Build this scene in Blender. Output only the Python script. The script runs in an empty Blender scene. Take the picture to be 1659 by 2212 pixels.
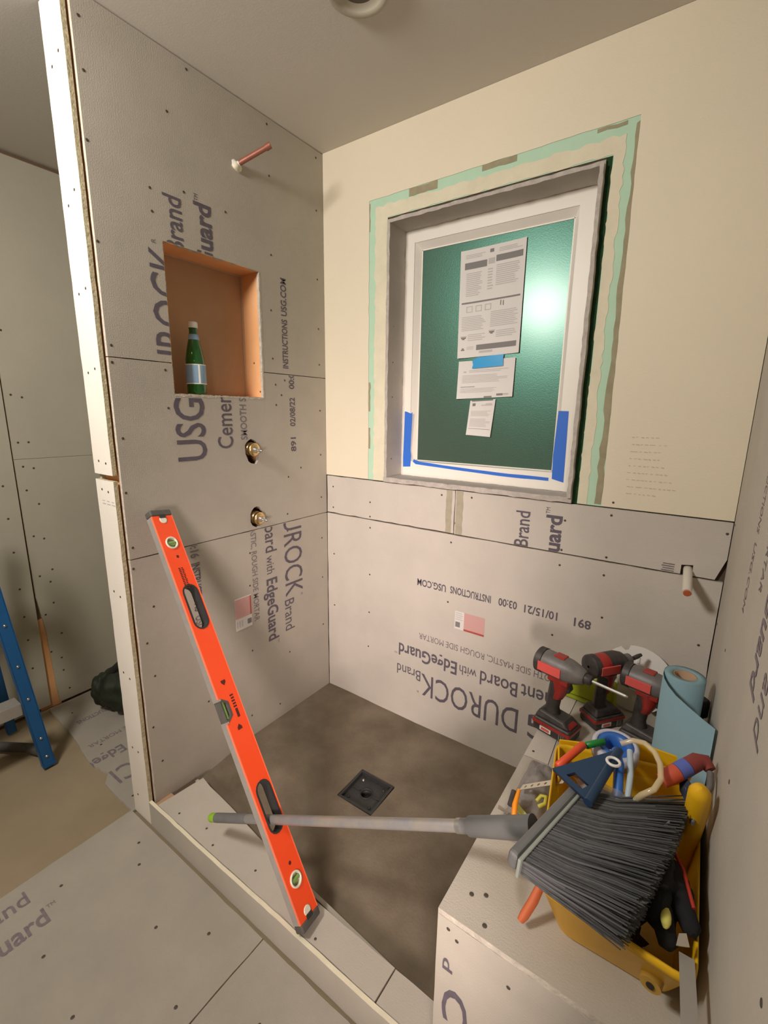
import bpy, bmesh, math, random
from mathutils import Vector as V, Matrix, Euler
random.seed(4)
SC = bpy.context.scene
COL = SC.collection
# ---------------------------------------------------------------- camera, world, lights, exposure
PX = 988.96
cd = bpy.data.cameras.new('camera'); cam = bpy.data.objects.new('camera', cd); COL.objects.link(cam)
cam.location = (1.46703, -1.61999, 1.39452)
cam.rotation_euler = (math.radians(77.778191), math.radians(-0.792167), math.radians(35.09898))
cd.sensor_fit = 'HORIZONTAL'; cd.sensor_width = 36; cd.lens = PX / 1659 * 36; cd.clip_start = 0.01
SC.camera = cam
W0 = bpy.data.worlds.new('world'); SC.world = W0; W0.use_nodes = True
W0.node_tree.nodes['Background'].inputs[0].default_value = (0.02, 0.03, 0.05, 1)
W0.node_tree.nodes['Background'].inputs[1].default_value = 0.3
SC.view_settings.view_transform = 'Standard'; SC.view_settings.look = 'None'
SC.view_settings.gamma = 1.0; SC.view_settings.exposure = 0.0; SC.view_settings.use_curve_mapping = False
SC.cycles.max_bounces = 8; SC.cycles.diffuse_bounces = 6; SC.cycles.caustics_reflective = False; SC.cycles.caustics_refractive = False
CEIL = 2.44
def aimed_lamp(name, loc, target, power, col, radius, cone):
    l = bpy.data.lights.new(name, 'SPOT'); l.shadow_soft_size = radius; l.energy = power; l.color = col
    l.spot_size = math.radians(cone); l.spot_blend = 1.0
    o = bpy.data.objects.new(name, l); COL.objects.link(o); o.location = loc
    o.rotation_euler = (V(target) - V(loc)).to_track_quat('-Z', 'Y').to_euler(); return o
LAMPS = [('ceiling_lamp_light', (0.25, -2.05, 2.26), (0.25, 0.0, 1.0), 128.0, (1.0, 0.93, 0.845), 0.17, 178),
         ('work_lamp_light', (2.1, -2.75, 1.10), (0.62, -0.1, 0.58), 330.0, (1.0, 0.82, 0.75), 0.30, 50)]
for a in LAMPS: aimed_lamp(*a)

# ---------------------------------------------------------------- materials
MATS = {}
def mat(name, col, rough=0.7, metal=0.0, var=0.0, scale=8.0, bump=0.0, bscale=200.0, col2=None, spec=None, trans=0.0, alpha=1.0, coat=0.0, emit=0.0, ior=None, grid=0.0, detail=4.0, sheen=0.0):
    m = bpy.data.materials.new(name); m.use_nodes = True; nt = m.node_tree; N = nt.nodes; L = nt.links
    b = N['Principled BSDF']
    b.inputs['Roughness'].default_value = rough; b.inputs['Metallic'].default_value = metal
    if spec is not None: b.inputs['Specular IOR Level'].default_value = spec
    if trans: b.inputs['Transmission Weight'].default_value = trans
    if alpha < 1: b.inputs['Alpha'].default_value = alpha
    if coat: b.inputs['Coat Weight'].default_value = coat
    if ior: b.inputs['IOR'].default_value = ior
    c = (*col, 1)
    b.inputs['Base Color'].default_value = c
    if emit: b.inputs['Emission Color'].default_value = c; b.inputs['Emission Strength'].default_value = emit
    tc = N.new('ShaderNodeTexCoord')
    if var or col2:
        n = N.new('ShaderNodeTexNoise'); n.inputs['Scale'].default_value = scale; n.inputs['Detail'].default_value = detail; n.inputs['Roughness'].default_value = 0.6
        L.new(tc.outputs['Object'], n.inputs['Vector'])
        r = N.new('ShaderNodeValToRGB'); r.color_ramp.elements[0].position = 0.32; r.color_ramp.elements[1].position = 0.68
        c2 = col2 if col2 else tuple(x * (1 - var) for x in col)
        r.color_ramp.elements[0].color = (*c2, 1); r.color_ramp.elements[1].color = c
        L.new(n.outputs['Fac'], r.inputs['Fac']); L.new(r.outputs['Color'], b.inputs['Base Color'])
    if bump:
        n2 = N.new('ShaderNodeTexNoise'); n2.inputs['Scale'].default_value = bscale; n2.inputs['Detail'].default_value = 3
        L.new(tc.outputs['Object'], n2.inputs['Vector'])
        bp = N.new('ShaderNodeBump'); bp.inputs['Strength'].default_value = bump; bp.inputs['Distance'].default_value = 0.002
        h = n2.outputs['Fac']
        if grid:
            acc = h
            for ax in 'XYZ':
                w = N.new('ShaderNodeTexWave'); w.bands_direction = ax; w.inputs['Scale'].default_value = 45; w.inputs['Distortion'].default_value = 1.5; w.inputs['Detail'].default_value = 1
                L.new(tc.outputs['Object'], w.inputs['Vector'])
                ma = N.new('ShaderNodeMath'); ma.operation = 'MULTIPLY_ADD'; ma.inputs[1].default_value = grid
                L.new(w.outputs['Fac'], ma.inputs[0]); L.new(acc, ma.inputs[2]); acc = ma.outputs[0]
            h = acc
        L.new(h, bp.inputs['Height']); L.new(bp.outputs['Normal'], b.inputs['Normal'])
    MATS[name] = m; return m
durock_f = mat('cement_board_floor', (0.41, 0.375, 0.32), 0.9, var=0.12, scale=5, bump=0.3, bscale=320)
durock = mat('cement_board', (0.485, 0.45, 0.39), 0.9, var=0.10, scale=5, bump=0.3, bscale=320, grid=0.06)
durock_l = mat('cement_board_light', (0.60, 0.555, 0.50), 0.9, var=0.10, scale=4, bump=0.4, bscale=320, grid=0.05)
ink = mat('print_ink', (0.135, 0.115, 0.145), 0.85, var=0.25, scale=60)
ink2 = mat('print_ink_faint', (0.24, 0.20, 0.22), 0.85, var=0.3, scale=60)
edge = mat('board_core_edge', (0.60, 0.55, 0.47), 0.95, var=0.25, scale=60, bump=1.0, bscale=150)
edge_dk = mat('board_edge_gap', (0.10, 0.07, 0.05), 0.95)
paint = mat('cream_paint', (0.80, 0.725, 0.57), 0.6, var=0.03, scale=3, bump=0.25, bscale=260)
ceilm = mat('ceiling_paint', (0.66, 0.62, 0.57), 0.9, var=0.03, scale=2, bump=0.1, bscale=200)
drywall = mat('drywall_grey', (0.50, 0.47, 0.38), 0.9, var=0.08, scale=3, bump=0.2, bscale=250)
strip_w = mat('drywall_white', (0.82, 0.77, 0.69), 0.85, var=0.05, scale=6, bump=0.2, bscale=250)
gyp = mat('torn_gypsum', (0.62, 0.55, 0.36), 0.95, var=0.35, scale=90, bump=1.0, bscale=140)
mint = mat('mint_drywall', (0.50, 0.73, 0.55), 0.8, var=0.06, scale=12, bump=0.2, bscale=200)
cream2 = mat('skim_compound', (0.78, 0.73, 0.56), 0.85, var=0.10, scale=14, bump=0.6, bscale=70)
tornp = mat('torn_paper', (0.38, 0.34, 0.22), 0.9, var=0.2, scale=20)
mud = mat('mortar_bed', (0.205, 0.165, 0.118), 0.85, scale=4.5, col2=(0.11, 0.085, 0.055), bump=0.7, bscale=120, detail=8)
ply = mat('plywood_floor', (0.36, 0.29, 0.19), 0.8, scale=2.5, col2=(0.30, 0.235, 0.15), bump=0.2, bscale=90)
woodo = mat('pine_framing', (0.85, 0.47, 0.23), 0.7, scale=5, col2=(0.76, 0.39, 0.17), bump=0.2, bscale=60)
woodd = mat('plywood_brown', (0.48, 0.30, 0.175), 0.8, scale=5, col2=(0.42, 0.255, 0.145), bump=0.2, bscale=80)
dark = mat('dark_cavity', (0.03, 0.022, 0.018), 0.95)
hole_m = mat('screw_head', (0.09, 0.075, 0.06), 0.6, metal=0.3)
white = mat('vinyl_white', (0.88, 0.85, 0.78), 0.4)
linerm = mat('liner_board', (0.54, 0.50, 0.45), 0.9, var=0.12, scale=8, bump=0.4, bscale=250)
liner_e = mat('liner_edge', (0.55, 0.50, 0.46), 0.95, var=0.25, scale=50, bump=1.0, bscale=110)
greenf = mat('green_gap_fill', (0.008, 0.050, 0.012), 0.9, var=0.3, scale=60)
paper = mat('paper', (0.72, 0.70, 0.68), 0.6)
pink_ink = mat('print_grey', (0.22, 0.21, 0.21), 0.7)
lt_ink = mat('print_light_grey', (0.52, 0.50, 0.49), 0.7)
tapeb = mat('painters_tape', (0.03, 0.16, 0.68), 0.55)
tapec = mat('cyan_tape', (0.03, 0.36, 0.75), 0.25, coat=0.4)
copper = mat('copper', (0.36, 0.13, 0.085), 0.5, metal=0.3, var=0.3, scale=30)
brass = mat('brass', (0.80, 0.56, 0.26), 0.25, metal=0.95)
chrome = mat('chrome', (0.80, 0.78, 0.74), 0.2, metal=1.0)
pvc = mat('pvc', (0.70, 0.66, 0.58), 0.4)
orange = mat('level_orange', (0.95, 0.085, 0.018), 0.35, coat=0.3)
alum = mat('aluminium', (0.55, 0.53, 0.50), 0.45, metal=0.6, var=0.1, scale=30)
rubber = mat('black_rubber', (0.035, 0.035, 0.035), 0.6, var=0.3, scale=30)
rubgrey = mat('grey_rubber', (0.10, 0.095, 0.085), 0.7, var=0.3, scale=25)
vialg = mat('vial_fluid', (0.20, 0.34, 0.09), 0.15, coat=0.5)
vialc = mat('vial_cap', (0.74, 0.74, 0.60), 0.25, coat=0.5)
blueF = mat('ladder_blue', (0.012, 0.125, 0.36), 0.4, var=0.1, scale=10)
yellow = mat('yellow_plastic', (0.86, 0.50, 0.012), 0.4, var=0.10, scale=7)
red = mat('tool_red', (0.36, 0.022, 0.018), 0.35, var=0.25, scale=25, coat=0.3)
redl = mat('tool_label_red', (0.72, 0.10, 0.09), 0.3, coat=0.5)
tgrey = mat('tool_grey', (0.17, 0.16, 0.155), 0.45, var=0.3, scale=30)
tblack = mat('tool_black', (0.028, 0.026, 0.027), 0.5, var=0.5, scale=40, col2=(0.07, 0.06, 0.055))
bristle = mat('bristle_charcoal', (0.085, 0.088, 0.092), 0.6, var=0.45, scale=60)
broomg = mat('broom_grey', (0.16, 0.165, 0.165), 0.5, var=0.15, scale=20)
broomrim = mat('broom_cap_rim', (0.28, 0.31, 0.28), 0.5)
lime = mat('lime_cap', (0.30, 0.55, 0.03), 0.5)
limebox = mat('lime_case', (0.42, 0.52, 0.01), 0.5, var=0.12, scale=15)
polem = mat('pole_steel', (0.30, 0.32, 0.35), 0.4, metal=0.5, col2=(0.42, 0.38, 0.32), scale=18)
memb = mat('blue_membrane', (0.22, 0.36, 0.42), 0.85, var=0.06, scale=6, bump=0.2, bscale=150)
card = mat('cardboard', (0.42, 0.28, 0.18), 0.9)
wplas = mat('white_plastic', (0.78, 0.77, 0.74), 0.35)
navy = mat('navy_plastic', (0.012, 0.040, 0.095), 0.4)
navy_d = mat('navy_dark', (0.012, 0.02, 0.05), 0.5)
bluep = mat('blue_plastic', (0.03, 0.14, 0.50), 0.4)
cloth = mat('black_cloth', (0.010, 0.010, 0.012), 0.95, bump=0.5, bscale=160)
bagm = mat('dark_green_bag', (0.022, 0.030, 0.014), 0.7, var=0.5, scale=15)
clear = mat('clear_plastic', (0.80, 0.80, 0.78), 0.12, alpha=0.30, spec=0.8)
cleargrey = mat('grey_poly_bag', (0.34, 0.32, 0.31), 0.2, alpha=0.72, var=0.35, scale=28, spec=0.8)
hose = mat('clear_hose', (0.80, 0.68, 0.42), 0.15, alpha=0.55, spec=0.8)
orangek = mat('knife_orange', (0.85, 0.30, 0.02), 0.4)
rust = mat('rust_orange', (0.50, 0.12, 0.04), 0.6)
gbottle = mat('green_glass', (0.012, 0.14, 0.02), 0.06, trans=0.35, ior=1.45, coat=0.6)
blabel = mat('bottle_label', (0.25, 0.42, 0.60), 0.5)
steel = mat('dull_steel', (0.45, 0.44, 0.42), 0.35, metal=0.8, var=0.15, scale=40)
lens_off = mat('light_trim', (0.48, 0.44, 0.36), 0.5)
lamp_on = mat('lamp_lens', (1.0, 0.85, 0.65), 0.5, emit=6.0)
# obscure green glass of the window: broad sheen, bumpy
glassm = mat('obscure_green_glass', (0.058, 0.066, 0.052), 0.38, bump=0.22, bscale=240, spec=1.0, ior=1.58)
glassm.node_tree.nodes['Principled BSDF'].inputs['Specular Tint'].default_value = (0.22, 1.0, 0.74, 1)
glassm.node_tree.nodes['Principled BSDF'].inputs['Coat Weight'].default_value = 0.8
glassm.node_tree.nodes['Principled BSDF'].inputs['Coat Roughness'].default_value = 0.25

# ---------------------------------------------------------------- geometry helper
FONT = {}
def text_polys(s, bold):
    key = (s, bold)
    if key not in FONT:
        c = bpy.data.curves.new('t', 'FONT'); c.body = s; c.size = 1; c.offset = bold; c.resolution_u = 3
        o = bpy.data.objects.new('t', c); COL.objects.link(o)
        dg = bpy.context.evaluated_depsgraph_get(); me = bpy.data.meshes.new_from_object(o.evaluated_get(dg))
        FONT[key] = ([v.co.copy() for v in me.vertices], [list(p.vertices) for p in me.polygons])
        bpy.data.objects.remove(o); bpy.data.curves.remove(c); bpy.data.meshes.remove(me)
    return FONT[key]
CAPH = None
class G:
    def __init__(s): s.v = []; s.f = []; s.m = []; s.s = []; s.mats = []
    def mi(s, m):
        if m not in s.mats: s.mats.append(m)
        return s.mats.index(m)
    def add(s, vs, fs, m, smooth=False):
        b = len(s.v); s.v += [V(p) for p in vs]; k = s.mi(m)
        for f in fs: s.f.append([b + i for i in f]); s.m.append(k); s.s.append(smooth)
        return s
    def box(s, a, b, m, M=None):
        x0, y0, z0 = a; x1, y1, z1 = b
        vs = [(x, y, z) for x in (x0, x1) for y in (y0, y1) for z in (z0, z1)]
        if M is not None: vs = [M @ V(p) for p in vs]
        return s.add(vs, [(0, 1, 3, 2), (4, 6, 7, 5), (0, 4, 5, 1), (2, 3, 7, 6), (0, 2, 6, 4), (1, 5, 7, 3)], m)
    def hexa(s, bot, top, m):   # 4 bottom pts, 4 top pts in order
        return s.add(list(bot) + list(top), [(3, 2, 1, 0), (4, 5, 6, 7), (0, 1, 5, 4), (1, 2, 6, 5), (2, 3, 7, 6), (3, 0, 4, 7)], m)
    def loft(s, rings, m, smooth=True, cap=True, close=True):
        n = len(rings[0]); vs = [p for r in rings for p in r]; fs = []
        for i in range(len(rings) - 1):
            for j in range(n if close else n - 1):
                k = (j + 1) % n; fs.append((i * n + j, i * n + k, (i + 1) * n + k, (i + 1) * n + j))
        s.add(vs, fs, m, smooth)
        if cap: s.add(list(rings[0]), [tuple(range(n - 1, -1, -1))], m); s.add(list(rings[-1]), [tuple(range(n))], m)
        return s
    def tube(s, pts, r, m, n=12, smooth=True, cap=True, squash=1.0, upv=None):
        pts = [V(p) for p in pts]; rs = r if isinstance(r, (list, tuple)) else [r] * len(pts)
        rings = []; prev = None
        for i, p in enumerate(pts):
            t = (pts[min(i + 1, len(pts) - 1)] - pts[max(i - 1, 0)]).normalized()
            if prev is None:
                a = V(upv) if upv else (V((0, 0, 1)) if abs(t.z) < 0.9 else V((1, 0, 0)))
            else: a = prev
            a = (a - t * a.dot(t)).normalized(); prev = a; b = t.cross(a)
            rings.append([p + (a * math.cos(q) + b * math.sin(q) * squash) * rs[i] for q in [2 * math.pi * k / n for k in range(n)]])
        return s.loft(rings, m, smooth, cap)
    def lathe(s, prof, m, o=(0, 0, 0), ax=(0, 0, 1), n=24, smooth=True, cap=True):
        ax = V(ax).normalized(); a = ax.orthogonal().normalized(); b = ax.cross(a); o = V(o)
        rings = [[o + ax * h + (a * math.cos(q) + b * math.sin(q)) * r for q in [2 * math.pi * k / n for k in range(n)]] for r, h in prof]
        return s.loft(rings, m, smooth, cap)
    def prism(s, out, holes, th, O, U, Vv, m, msides=None, mback=None, front_only=False):
        """polygon (u,v) with holes; front face on plane O,U,V; extruded by th along -N"""
        U = V(U); Vv = V(Vv); N = U.cross(Vv).normalized(); O = V(O)
        bm = bmesh.new(); loops = [out] + list(holes); es = []
        for lp in loops:
            vs = [bm.verts.new((p[0], p[1], 0)) for p in lp]
            es += [bm.edges.new((vs[i], vs[(i + 1) % len(vs)])) for i in range(len(vs))]
        bmesh.ops.triangle_fill(bm, use_beauty=True, use_dissolve=False, edges=es)
        bm.verts.index_update(); P = [v.co.copy() for v in bm.verts]
        F = []
        for f in bm.faces:
            idx = [v.index for v in f.verts]
            if f.normal.z < 0: idx.reverse()
            F.append(idx)
        bm.free()
        fr = [O + U * p.x + Vv * p.y for p in P]; s.add(fr, F, m)
        if not front_only:
            s.add([p - N * th for p in fr], [f[::-1] for f in F], mback or m)
            for lp in loops:
                a = [O + U * p[0] + Vv * p[1] for p in lp]; n = len(a)
                s.add(a + [p - N * th for p in a], [(i, (i + 1) % n, n + (i + 1) % n, n + i) for i in range(n)], msides or m)
        return s
    def text(s, t, O, R, U, width, cap, m, bold=0.0, clip=(), lift=0.0007):
        """text from start point O (baseline), reading along R, cap height cap, total width; clip = [(point, normal)] keeps the side the normal points to"""
        vs, fs = text_polys(t, bold)
        hv, _ = text_polys('H', bold); ch = max(p.y for p in hv) - min(p.y for p in hv)
        x0 = min(p.x for p in vs); x1 = max(p.x for p in vs); sx = width / (x1 - x0); sy = cap / ch
        R = V(R).normalized(); U = V(U).normalized(); N = R.cross(U); O = V(O) + N * lift
        bm = bmesh.new(); bv = [bm.verts.new(O + R * (p.x - x0) * sx + U * p.y * sy) for p in vs]
        for f in fs:
            try: bm.faces.new([bv[i] for i in f])
            except ValueError: pass
        for p, n in clip:
            bmesh.ops.bisect_plane(bm, geom=bm.verts[:] + bm.edges[:] + bm.faces[:], plane_co=p, plane_no=n, clear_inner=True)
        bm.verts.index_update()
        s.add([v.co.copy() for v in bm.verts], [[v.index for v in f.verts] for f in bm.faces], m); bm.free(); return s
    def build(s, name, parent=None, bevel=0.0, seg=2, xf=None, sub=0):
        me = bpy.data.meshes.new(name); me.from_pydata([tuple(p) for p in s.v], [], s.f)
        for m in s.mats: me.materials.append(m)
        me.polygons.foreach_set('material_index', s.m); me.polygons.foreach_set('use_smooth', s.s)
        me.validate(); me.update()
        o = bpy.data.objects.new(name, me); COL.objects.link(o)
        if parent: o.parent = parent
        if bevel:
            b = o.modifiers.new('b', 'BEVEL'); b.width = bevel; b.segments = seg; b.limit_method = 'ANGLE'; b.angle_limit = math.radians(40); b.harden_normals = False
        if sub:
            d = o.modifiers.new('s', 'SUBSURF'); d.levels = sub; d.render_levels = sub
        return o
def blob(g, c, r, m, n=3, amp=0.15, freq=3.0, seed=0, xf=None):
    """displaced ellipsoid"""
    from mathutils import noise
    bm = bmesh.new(); bmesh.ops.create_icosphere(bm, subdivisions=n, radius=1)
    bm.verts.index_update(); vs = []
    for v in bm.verts:
        d = v.co.normalized(); k = 1 + amp * noise.noise(d * freq + V((seed, seed * 1.7, 0))) * 2
        p = V((d.x * r[0], d.y * r[1], d.z * r[2])) * k
        if xf is not None: p = xf @ p
        vs.append(V(c) + p)
    g.add(vs, [[v.index for v in f.verts] for f in bm.faces], m, True); bm.free()
def tag(o, label, cat, group=None):
    o['label'] = label; o['category'] = cat
    if group: o['group'] = group
    return o
def thing(name, label, cat, loc=(0, 0, 0), rot=(0, 0, 0), group=None, M=None):
    o = bpy.data.objects.new(name, None); COL.objects.link(o); o.empty_display_size = 0.05
    if M is not None: o.matrix_world = M
    else: o.location = loc; o.rotation_euler = rot
    return tag(o, label, cat, group)
def struct(o): o['kind'] = 'structure'; return o
def rect(a, b, c, d): return [(a, c), (b, c), (b, d), (a, d)]
def ragged(pts, amp, step, seed=0):
    rnd = random.Random(seed); out = []
    for i, p in enumerate(pts):
        q = pts[(i + 1) % len(pts)]; L = math.hypot(q[0] - p[0], q[1] - p[1]); n = max(1, int(L / step))
        nx, ny = -(q[1] - p[1]) / L, (q[0] - p[0]) / L
        for k in range(n):
            t = k / n; a = 0 if k == 0 else rnd.uniform(-amp, amp)
            out.append((p[0] + (q[0] - p[0]) * t + nx * a, p[1] + (q[1] - p[1]) * t + ny * a))
    return out
def open_ragged(pts, amp, step, seed=0):
    rnd = random.Random(seed); out = []
    for p, q in zip(pts, pts[1:]):
        L = math.hypot(q[0] - p[0], q[1] - p[1]); n = max(1, int(L / step)); nx, ny = -(q[1] - p[1]) / L, (q[0] - p[0]) / L
        for k in range(n):
            t = k / n; a = 0 if k == 0 else rnd.uniform(-amp, amp)
            out.append((p[0] + (q[0] - p[0]) * t + nx * a, p[1] + (q[1] - p[1]) * t + ny * a))
    return out + [pts[-1]]
def circ(cx, cy, r, n=14, ry=None, jit=0, seed=1):
    rnd = random.Random(seed); ry = ry or r
    return [(cx + (r * (1 + rnd.uniform(-jit, jit))) * math.cos(2 * math.pi * k / n), cy + (ry * (1 + rnd.uniform(-jit, jit))) * math.sin(2 * math.pi * k / n)) for k in range(n)]
def screws(g, pts, fn, N, r=0.0042, m=None):
    for p in pts:
        g.lathe([(r, 0.0), (r * 0.85, 0.0007), (r * 0.3, 0.0004)], m or hole_m, o=fn(*p), ax=N, n=8)

# ================================================================ SETTING
H = CEIL; L = 0.944; W = 1.559; SK = 0.016; ZO = -0.09
S1 = 0.9205; S2 = 1.544; S3 = 1.102
def wallx(y): return W - SK * y            # the right wall is slightly out of square
XL = -1.09; YB = -3.5; XR = 2.9; YE = -1.55
# ---- floor
fl = G(); fl.box((XL - 0.1, YB - 0.1, ZO - 0.10), (XR + 0.1, 0.12, ZO - 0.013), ply)
floor = struct(fl.build('floor'))
# shower mortar bed, sloping to the drain, with a square recess for the drain
dr = [(0.491, -0.349), (0.646, -0.354), (0.657, -0.515), (0.501, -0.514)]
DX, DY = 0.574, -0.433
g = G(); nx, ny = 46, 34; x1, y1 = 1.16, -0.868
vs = []; dh = 0.079
xs = sorted([x1 * i / nx for i in range(nx + 1)] + [DX - dh, DX + dh]); ys = sorted([y1 * j / ny for j in range(ny + 1)] + [DY - dh, DY + dh], reverse=True)
from mathutils import noise as NZ
for x in xs:
    for y in ys:
        d = math.hypot(x - DX, y - DY); z = -0.024 + 0.024 * min(1, d / 0.55) - 0.034 * max(0.0, min(1.0, (-y - 0.55) / 0.25)) + 0.0022 * NZ.noise(V((x * 5, y * 5, 0))) + 0.0008 * NZ.noise(V((x * 22, y * 22, 3)))
        vs.append((x, y, z))
fs = []; ny2 = len(ys)
for i in range(len(xs) - 1):
    for j in range(ny2 - 1):
        cx = (xs[i] + xs[i + 1]) / 2; cy = (ys[j] + ys[j + 1]) / 2
        if abs(cx - DX) < dh and abs(cy - DY) < dh: continue
        a = i * ny2 + j; fs.append((a, a + 1, a + ny2 + 1, a + ny2))
fs = [f[::-1] for f in fs] if False else fs
g.add(vs, fs, mud, True)
# lower face + recess walls
for (a, b) in (((DX - dh, DY - dh), (DX + dh, DY - dh)), ((DX + dh, DY - dh), (DX + dh, DY + dh)), ((DX + dh, DY + dh), (DX - dh, DY + dh)), ((DX - dh, DY + dh), (DX - dh, DY - dh))):
    g.add([(a[0], a[1], -0.02), (b[0], b[1], -0.02), (b[0], b[1], -0.06), (a[0], a[1], -0.06)], [(0, 1, 2, 3)], mud)
g.box((0, y1, ZO - 0.012), (x1, 0, -0.062), mud)
g.build('mortar_bed', floor)
# floor boards outside
def floor_screws(g, pts): screws(g, pts, lambda x, y: V((x, y, ZO + 0.0002)), (0, 0, 1), 0.005)
g = G(); g.prism(ragged([(-0.138, -2.3), (0.603, -2.3), (0.606, -0.968), (-0.138, -0.966)], 0.0012, 0.05, 3), [], 0.0127, (0, 0, ZO), (1, 0, 0), (0, 1, 0), durock_f, edge)
floor_screws(g, [(0.10, -1.06), (0.33, -1.13), (0.47, -1.05), (0.15, -1.35), (0.02, -1.02), (0.36, -1.36), (-0.03, -1.24), (0.55, -1.2)])
g.text('Brand', (-0.05, -1.47, ZO), (0, 1, 0), (-1, 0, 0), 0.155, 0.055, ink2, 0.01)
g.text('with', (0.06, -1.69, ZO), (0, 1, 0), (-1, 0, 0), 0.08, 0.045, ink2, 0.0)
g.text('EdgeGuard', (0.06, -1.60, ZO), (0, 1, 0), (-1, 0, 0), 0.30, 0.062, ink2, 0.02)
g.text('TM', (0.015, -1.293, ZO), (0, 1, 0), (-1, 0, 0), 0.022, 0.014, ink2)
g.build('cement_board', floor)
g = G(); g.prism(ragged([(0.609, -2.3), (1.7, -2.3), (1.7, -0.966), (0.610, -0.968)], 0.0012, 0.05, 5), [], 0.0127, (0, 0, ZO), (1, 0, 0), (0, 1, 0), durock_f, edge)
floor_screws(g, [(0.75, -1.1), (0.9, -1.04)]); g.build('cement_board', floor)
g = G(); g.prism(ragged([(-0.129, -0.966), (-0.129, 0), (-1.078, 0), (-1.078, -0.905), (-0.83, -0.915), (-0.50, -0.95), (-0.40, -0.93), (-0.35, -0.965)], 0.003, 0.06, 9), [], 0.0127, (0, 0, ZO), (1, 0, 0), (0, 1, 0), durock_f, edge)
R_, U_ = (0, -1, 0), (1, 0, 0); kc = [((0, -0.952, 0), (0, 1, 0))]
g.text('DUROCK', (-0.400, -0.535, ZO), R_, U_, 0.447, 0.100, ink2, 0.004, clip=[((0, -0.93, 0), (0, 1, 0))])
g.text('EdgeGuard', (-0.530, -0.815, ZO), R_, U_, 0.30, 0.058, ink2, 0.02, clip=kc)
g.text('SIDE MASTIC, ROUGH SIDE MORTAR', (-0.640, -0.35, ZO), R_, U_, 0.56, 0.026, ink2, 0.0, clip=[((0, -0.92, 0), (0, 1, 0))])
g.text('INSTRUCTIONS', (-0.86, -0.68, ZO), R_, U_, 0.19, 0.030, ink2, 0.02)
g.add([(-0.83, -0.66, ZO + .0006), (-0.74, -0.66, ZO + .0006), (-0.74, -0.72, ZO + .0006), (-0.83, -0.72, ZO + .0006)], [(3, 2, 1, 0)], paper)
floor_screws(g, [(-0.2, -0.93), (-0.95, -0.85), (-0.6, -0.87), (-0.25, -0.5)])
g.build('cement_board', floor)
# ---- ceiling
g = G(); g.box((XL - 0.1, YB - 0.1, H), (XR + 0.1, 0.2, H + 0.1), ceilm); ceiling = struct(g.build('ceiling'))
# ---- outer room walls
def wallbox(name, a, b, m=drywall):
    g = G(); g.box(a, b, m); return struct(g.build(name))
# far left wall (drywall panels with a gap showing the stud)
g = G(); g.box((XL - 0.12, YB, ZO - 0.05), (XL - 0.02, 0.12, H), mat('stud_bay_brown', (0.22, 0.13, 0.08), 0.9)); wl = struct(g.build('wall_left'))
g = G(); g.box((XL - 0.0199, -0.93, ZO - 0.01), (XL - 0.0135, -0.84, 0.38), woodo); g.build('stud', wl)
gapy = -0.888
def far_panel(y0, y1, z0, z1, gy=0.0, seed=1, extra=()):
    g = G(); g.prism([(p[0], p[1]) for p in ragged([(y0, z0), (y1, z0), (y1, z1), (y0, z1)], 0.0006, 0.1, seed)], [], 0.0127, (XL, 0, 0), (0, 1, 0), (0, 0, 1), drywall, gyp)
    screws(g, extra, lambda y, z: V((XL + 0.0002, y, z)), (1, 0, 0), 0.005)
    return g.build('drywall_panel', wl)
rnd = random.Random(3)
ex = [(-0.86, z) for z in (2.1, 1.9, 1.72, 1.45, 1.24)] + [(-0.82, 1.44), (-0.82, 1.24)] + [(-0.45, z) for z in (1.9, 1.6, 1.3)]
g = G(); g.prism([(gapy + 0.003, 1.1655), (0.0, 1.1655), (0.0, H - 0.016), (-0.96, H - 0.016), (-0.96, 2.05), (gapy + 0.003, 2.03)], [], 0.0127, (XL, 0, 0), (0, 1, 0), (0, 0, 1), drywall, gyp)
screws(g, ex, lambda y, z: V((XL + 0.0002, y, z)), (1, 0, 0), 0.005); g.build('drywall_panel', wl)
ex = [(-0.855, z) for z in (1.13, 1.02, 0.80, 0.60, 0.40, 0.2)] + [(-0.815, z) for z in (1.12, 0.95, 0.78, 0.56, 0.45, 0.15, 0.08)] + [(-0.80, z) for z in (0.62, 0.28, -0.03)] + [(-0.45, z) for z in (0.9, 0.6, 0.3)]
g = G(); g.prism([(gapy + 0.006, 0.50), (gapy + 0.026, 0.30), (gapy + 0.034, 0.0), (gapy + 0.04, ZO + 0.006), (0.0, ZO + 0.006), (0.0, 1.164), (gapy + 0.003, 1.164)][::1], [], 0.0127, (XL, 0, 0), (0, 1, 0), (0, 0, 1), drywall, gyp)
screws(g, ex, lambda y, z: V((XL + 0.0002, y, z)), (1, 0, 0), 0.005); g.build('drywall_panel', wl)
ex = [(-0.94, z) for z in (1.3, 1.05, 0.9, 0.74, 0.56, 0.42, 0.3, 0.15)]
g = G(); g.prism([(YB, ZO + 0.012), (gapy - 0.003, ZO + 0.012), (gapy - 0.003, 0.5), (gapy - 0.003, 2.03), (-0.965, 2.05), (-0.965, H), (YB, H)], [], 0.0127, (XL, 0, 0), (0, 1, 0), (0, 0, 1), drywall, gyp)
screws(g, ex, lambda y, z: V((XL + 0.0002, y, z)), (1, 0, 0), 0.005); g.build('drywall_panel', wl)
wallbox('wall_back', (XL - 0.1, YB - 0.1, ZO - 0.05), (XR + 0.1, YB, H), paint)
wallbox('wall_far_right', (XR, YB, ZO - 0.05), (XR + 0.1, YE + 0.1, H), paint)
wallbox('wall_side', (wallx(YE) + 0.1275, YE, ZO - 0.05), (XR, YE + 0.1, H), paint)

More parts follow.
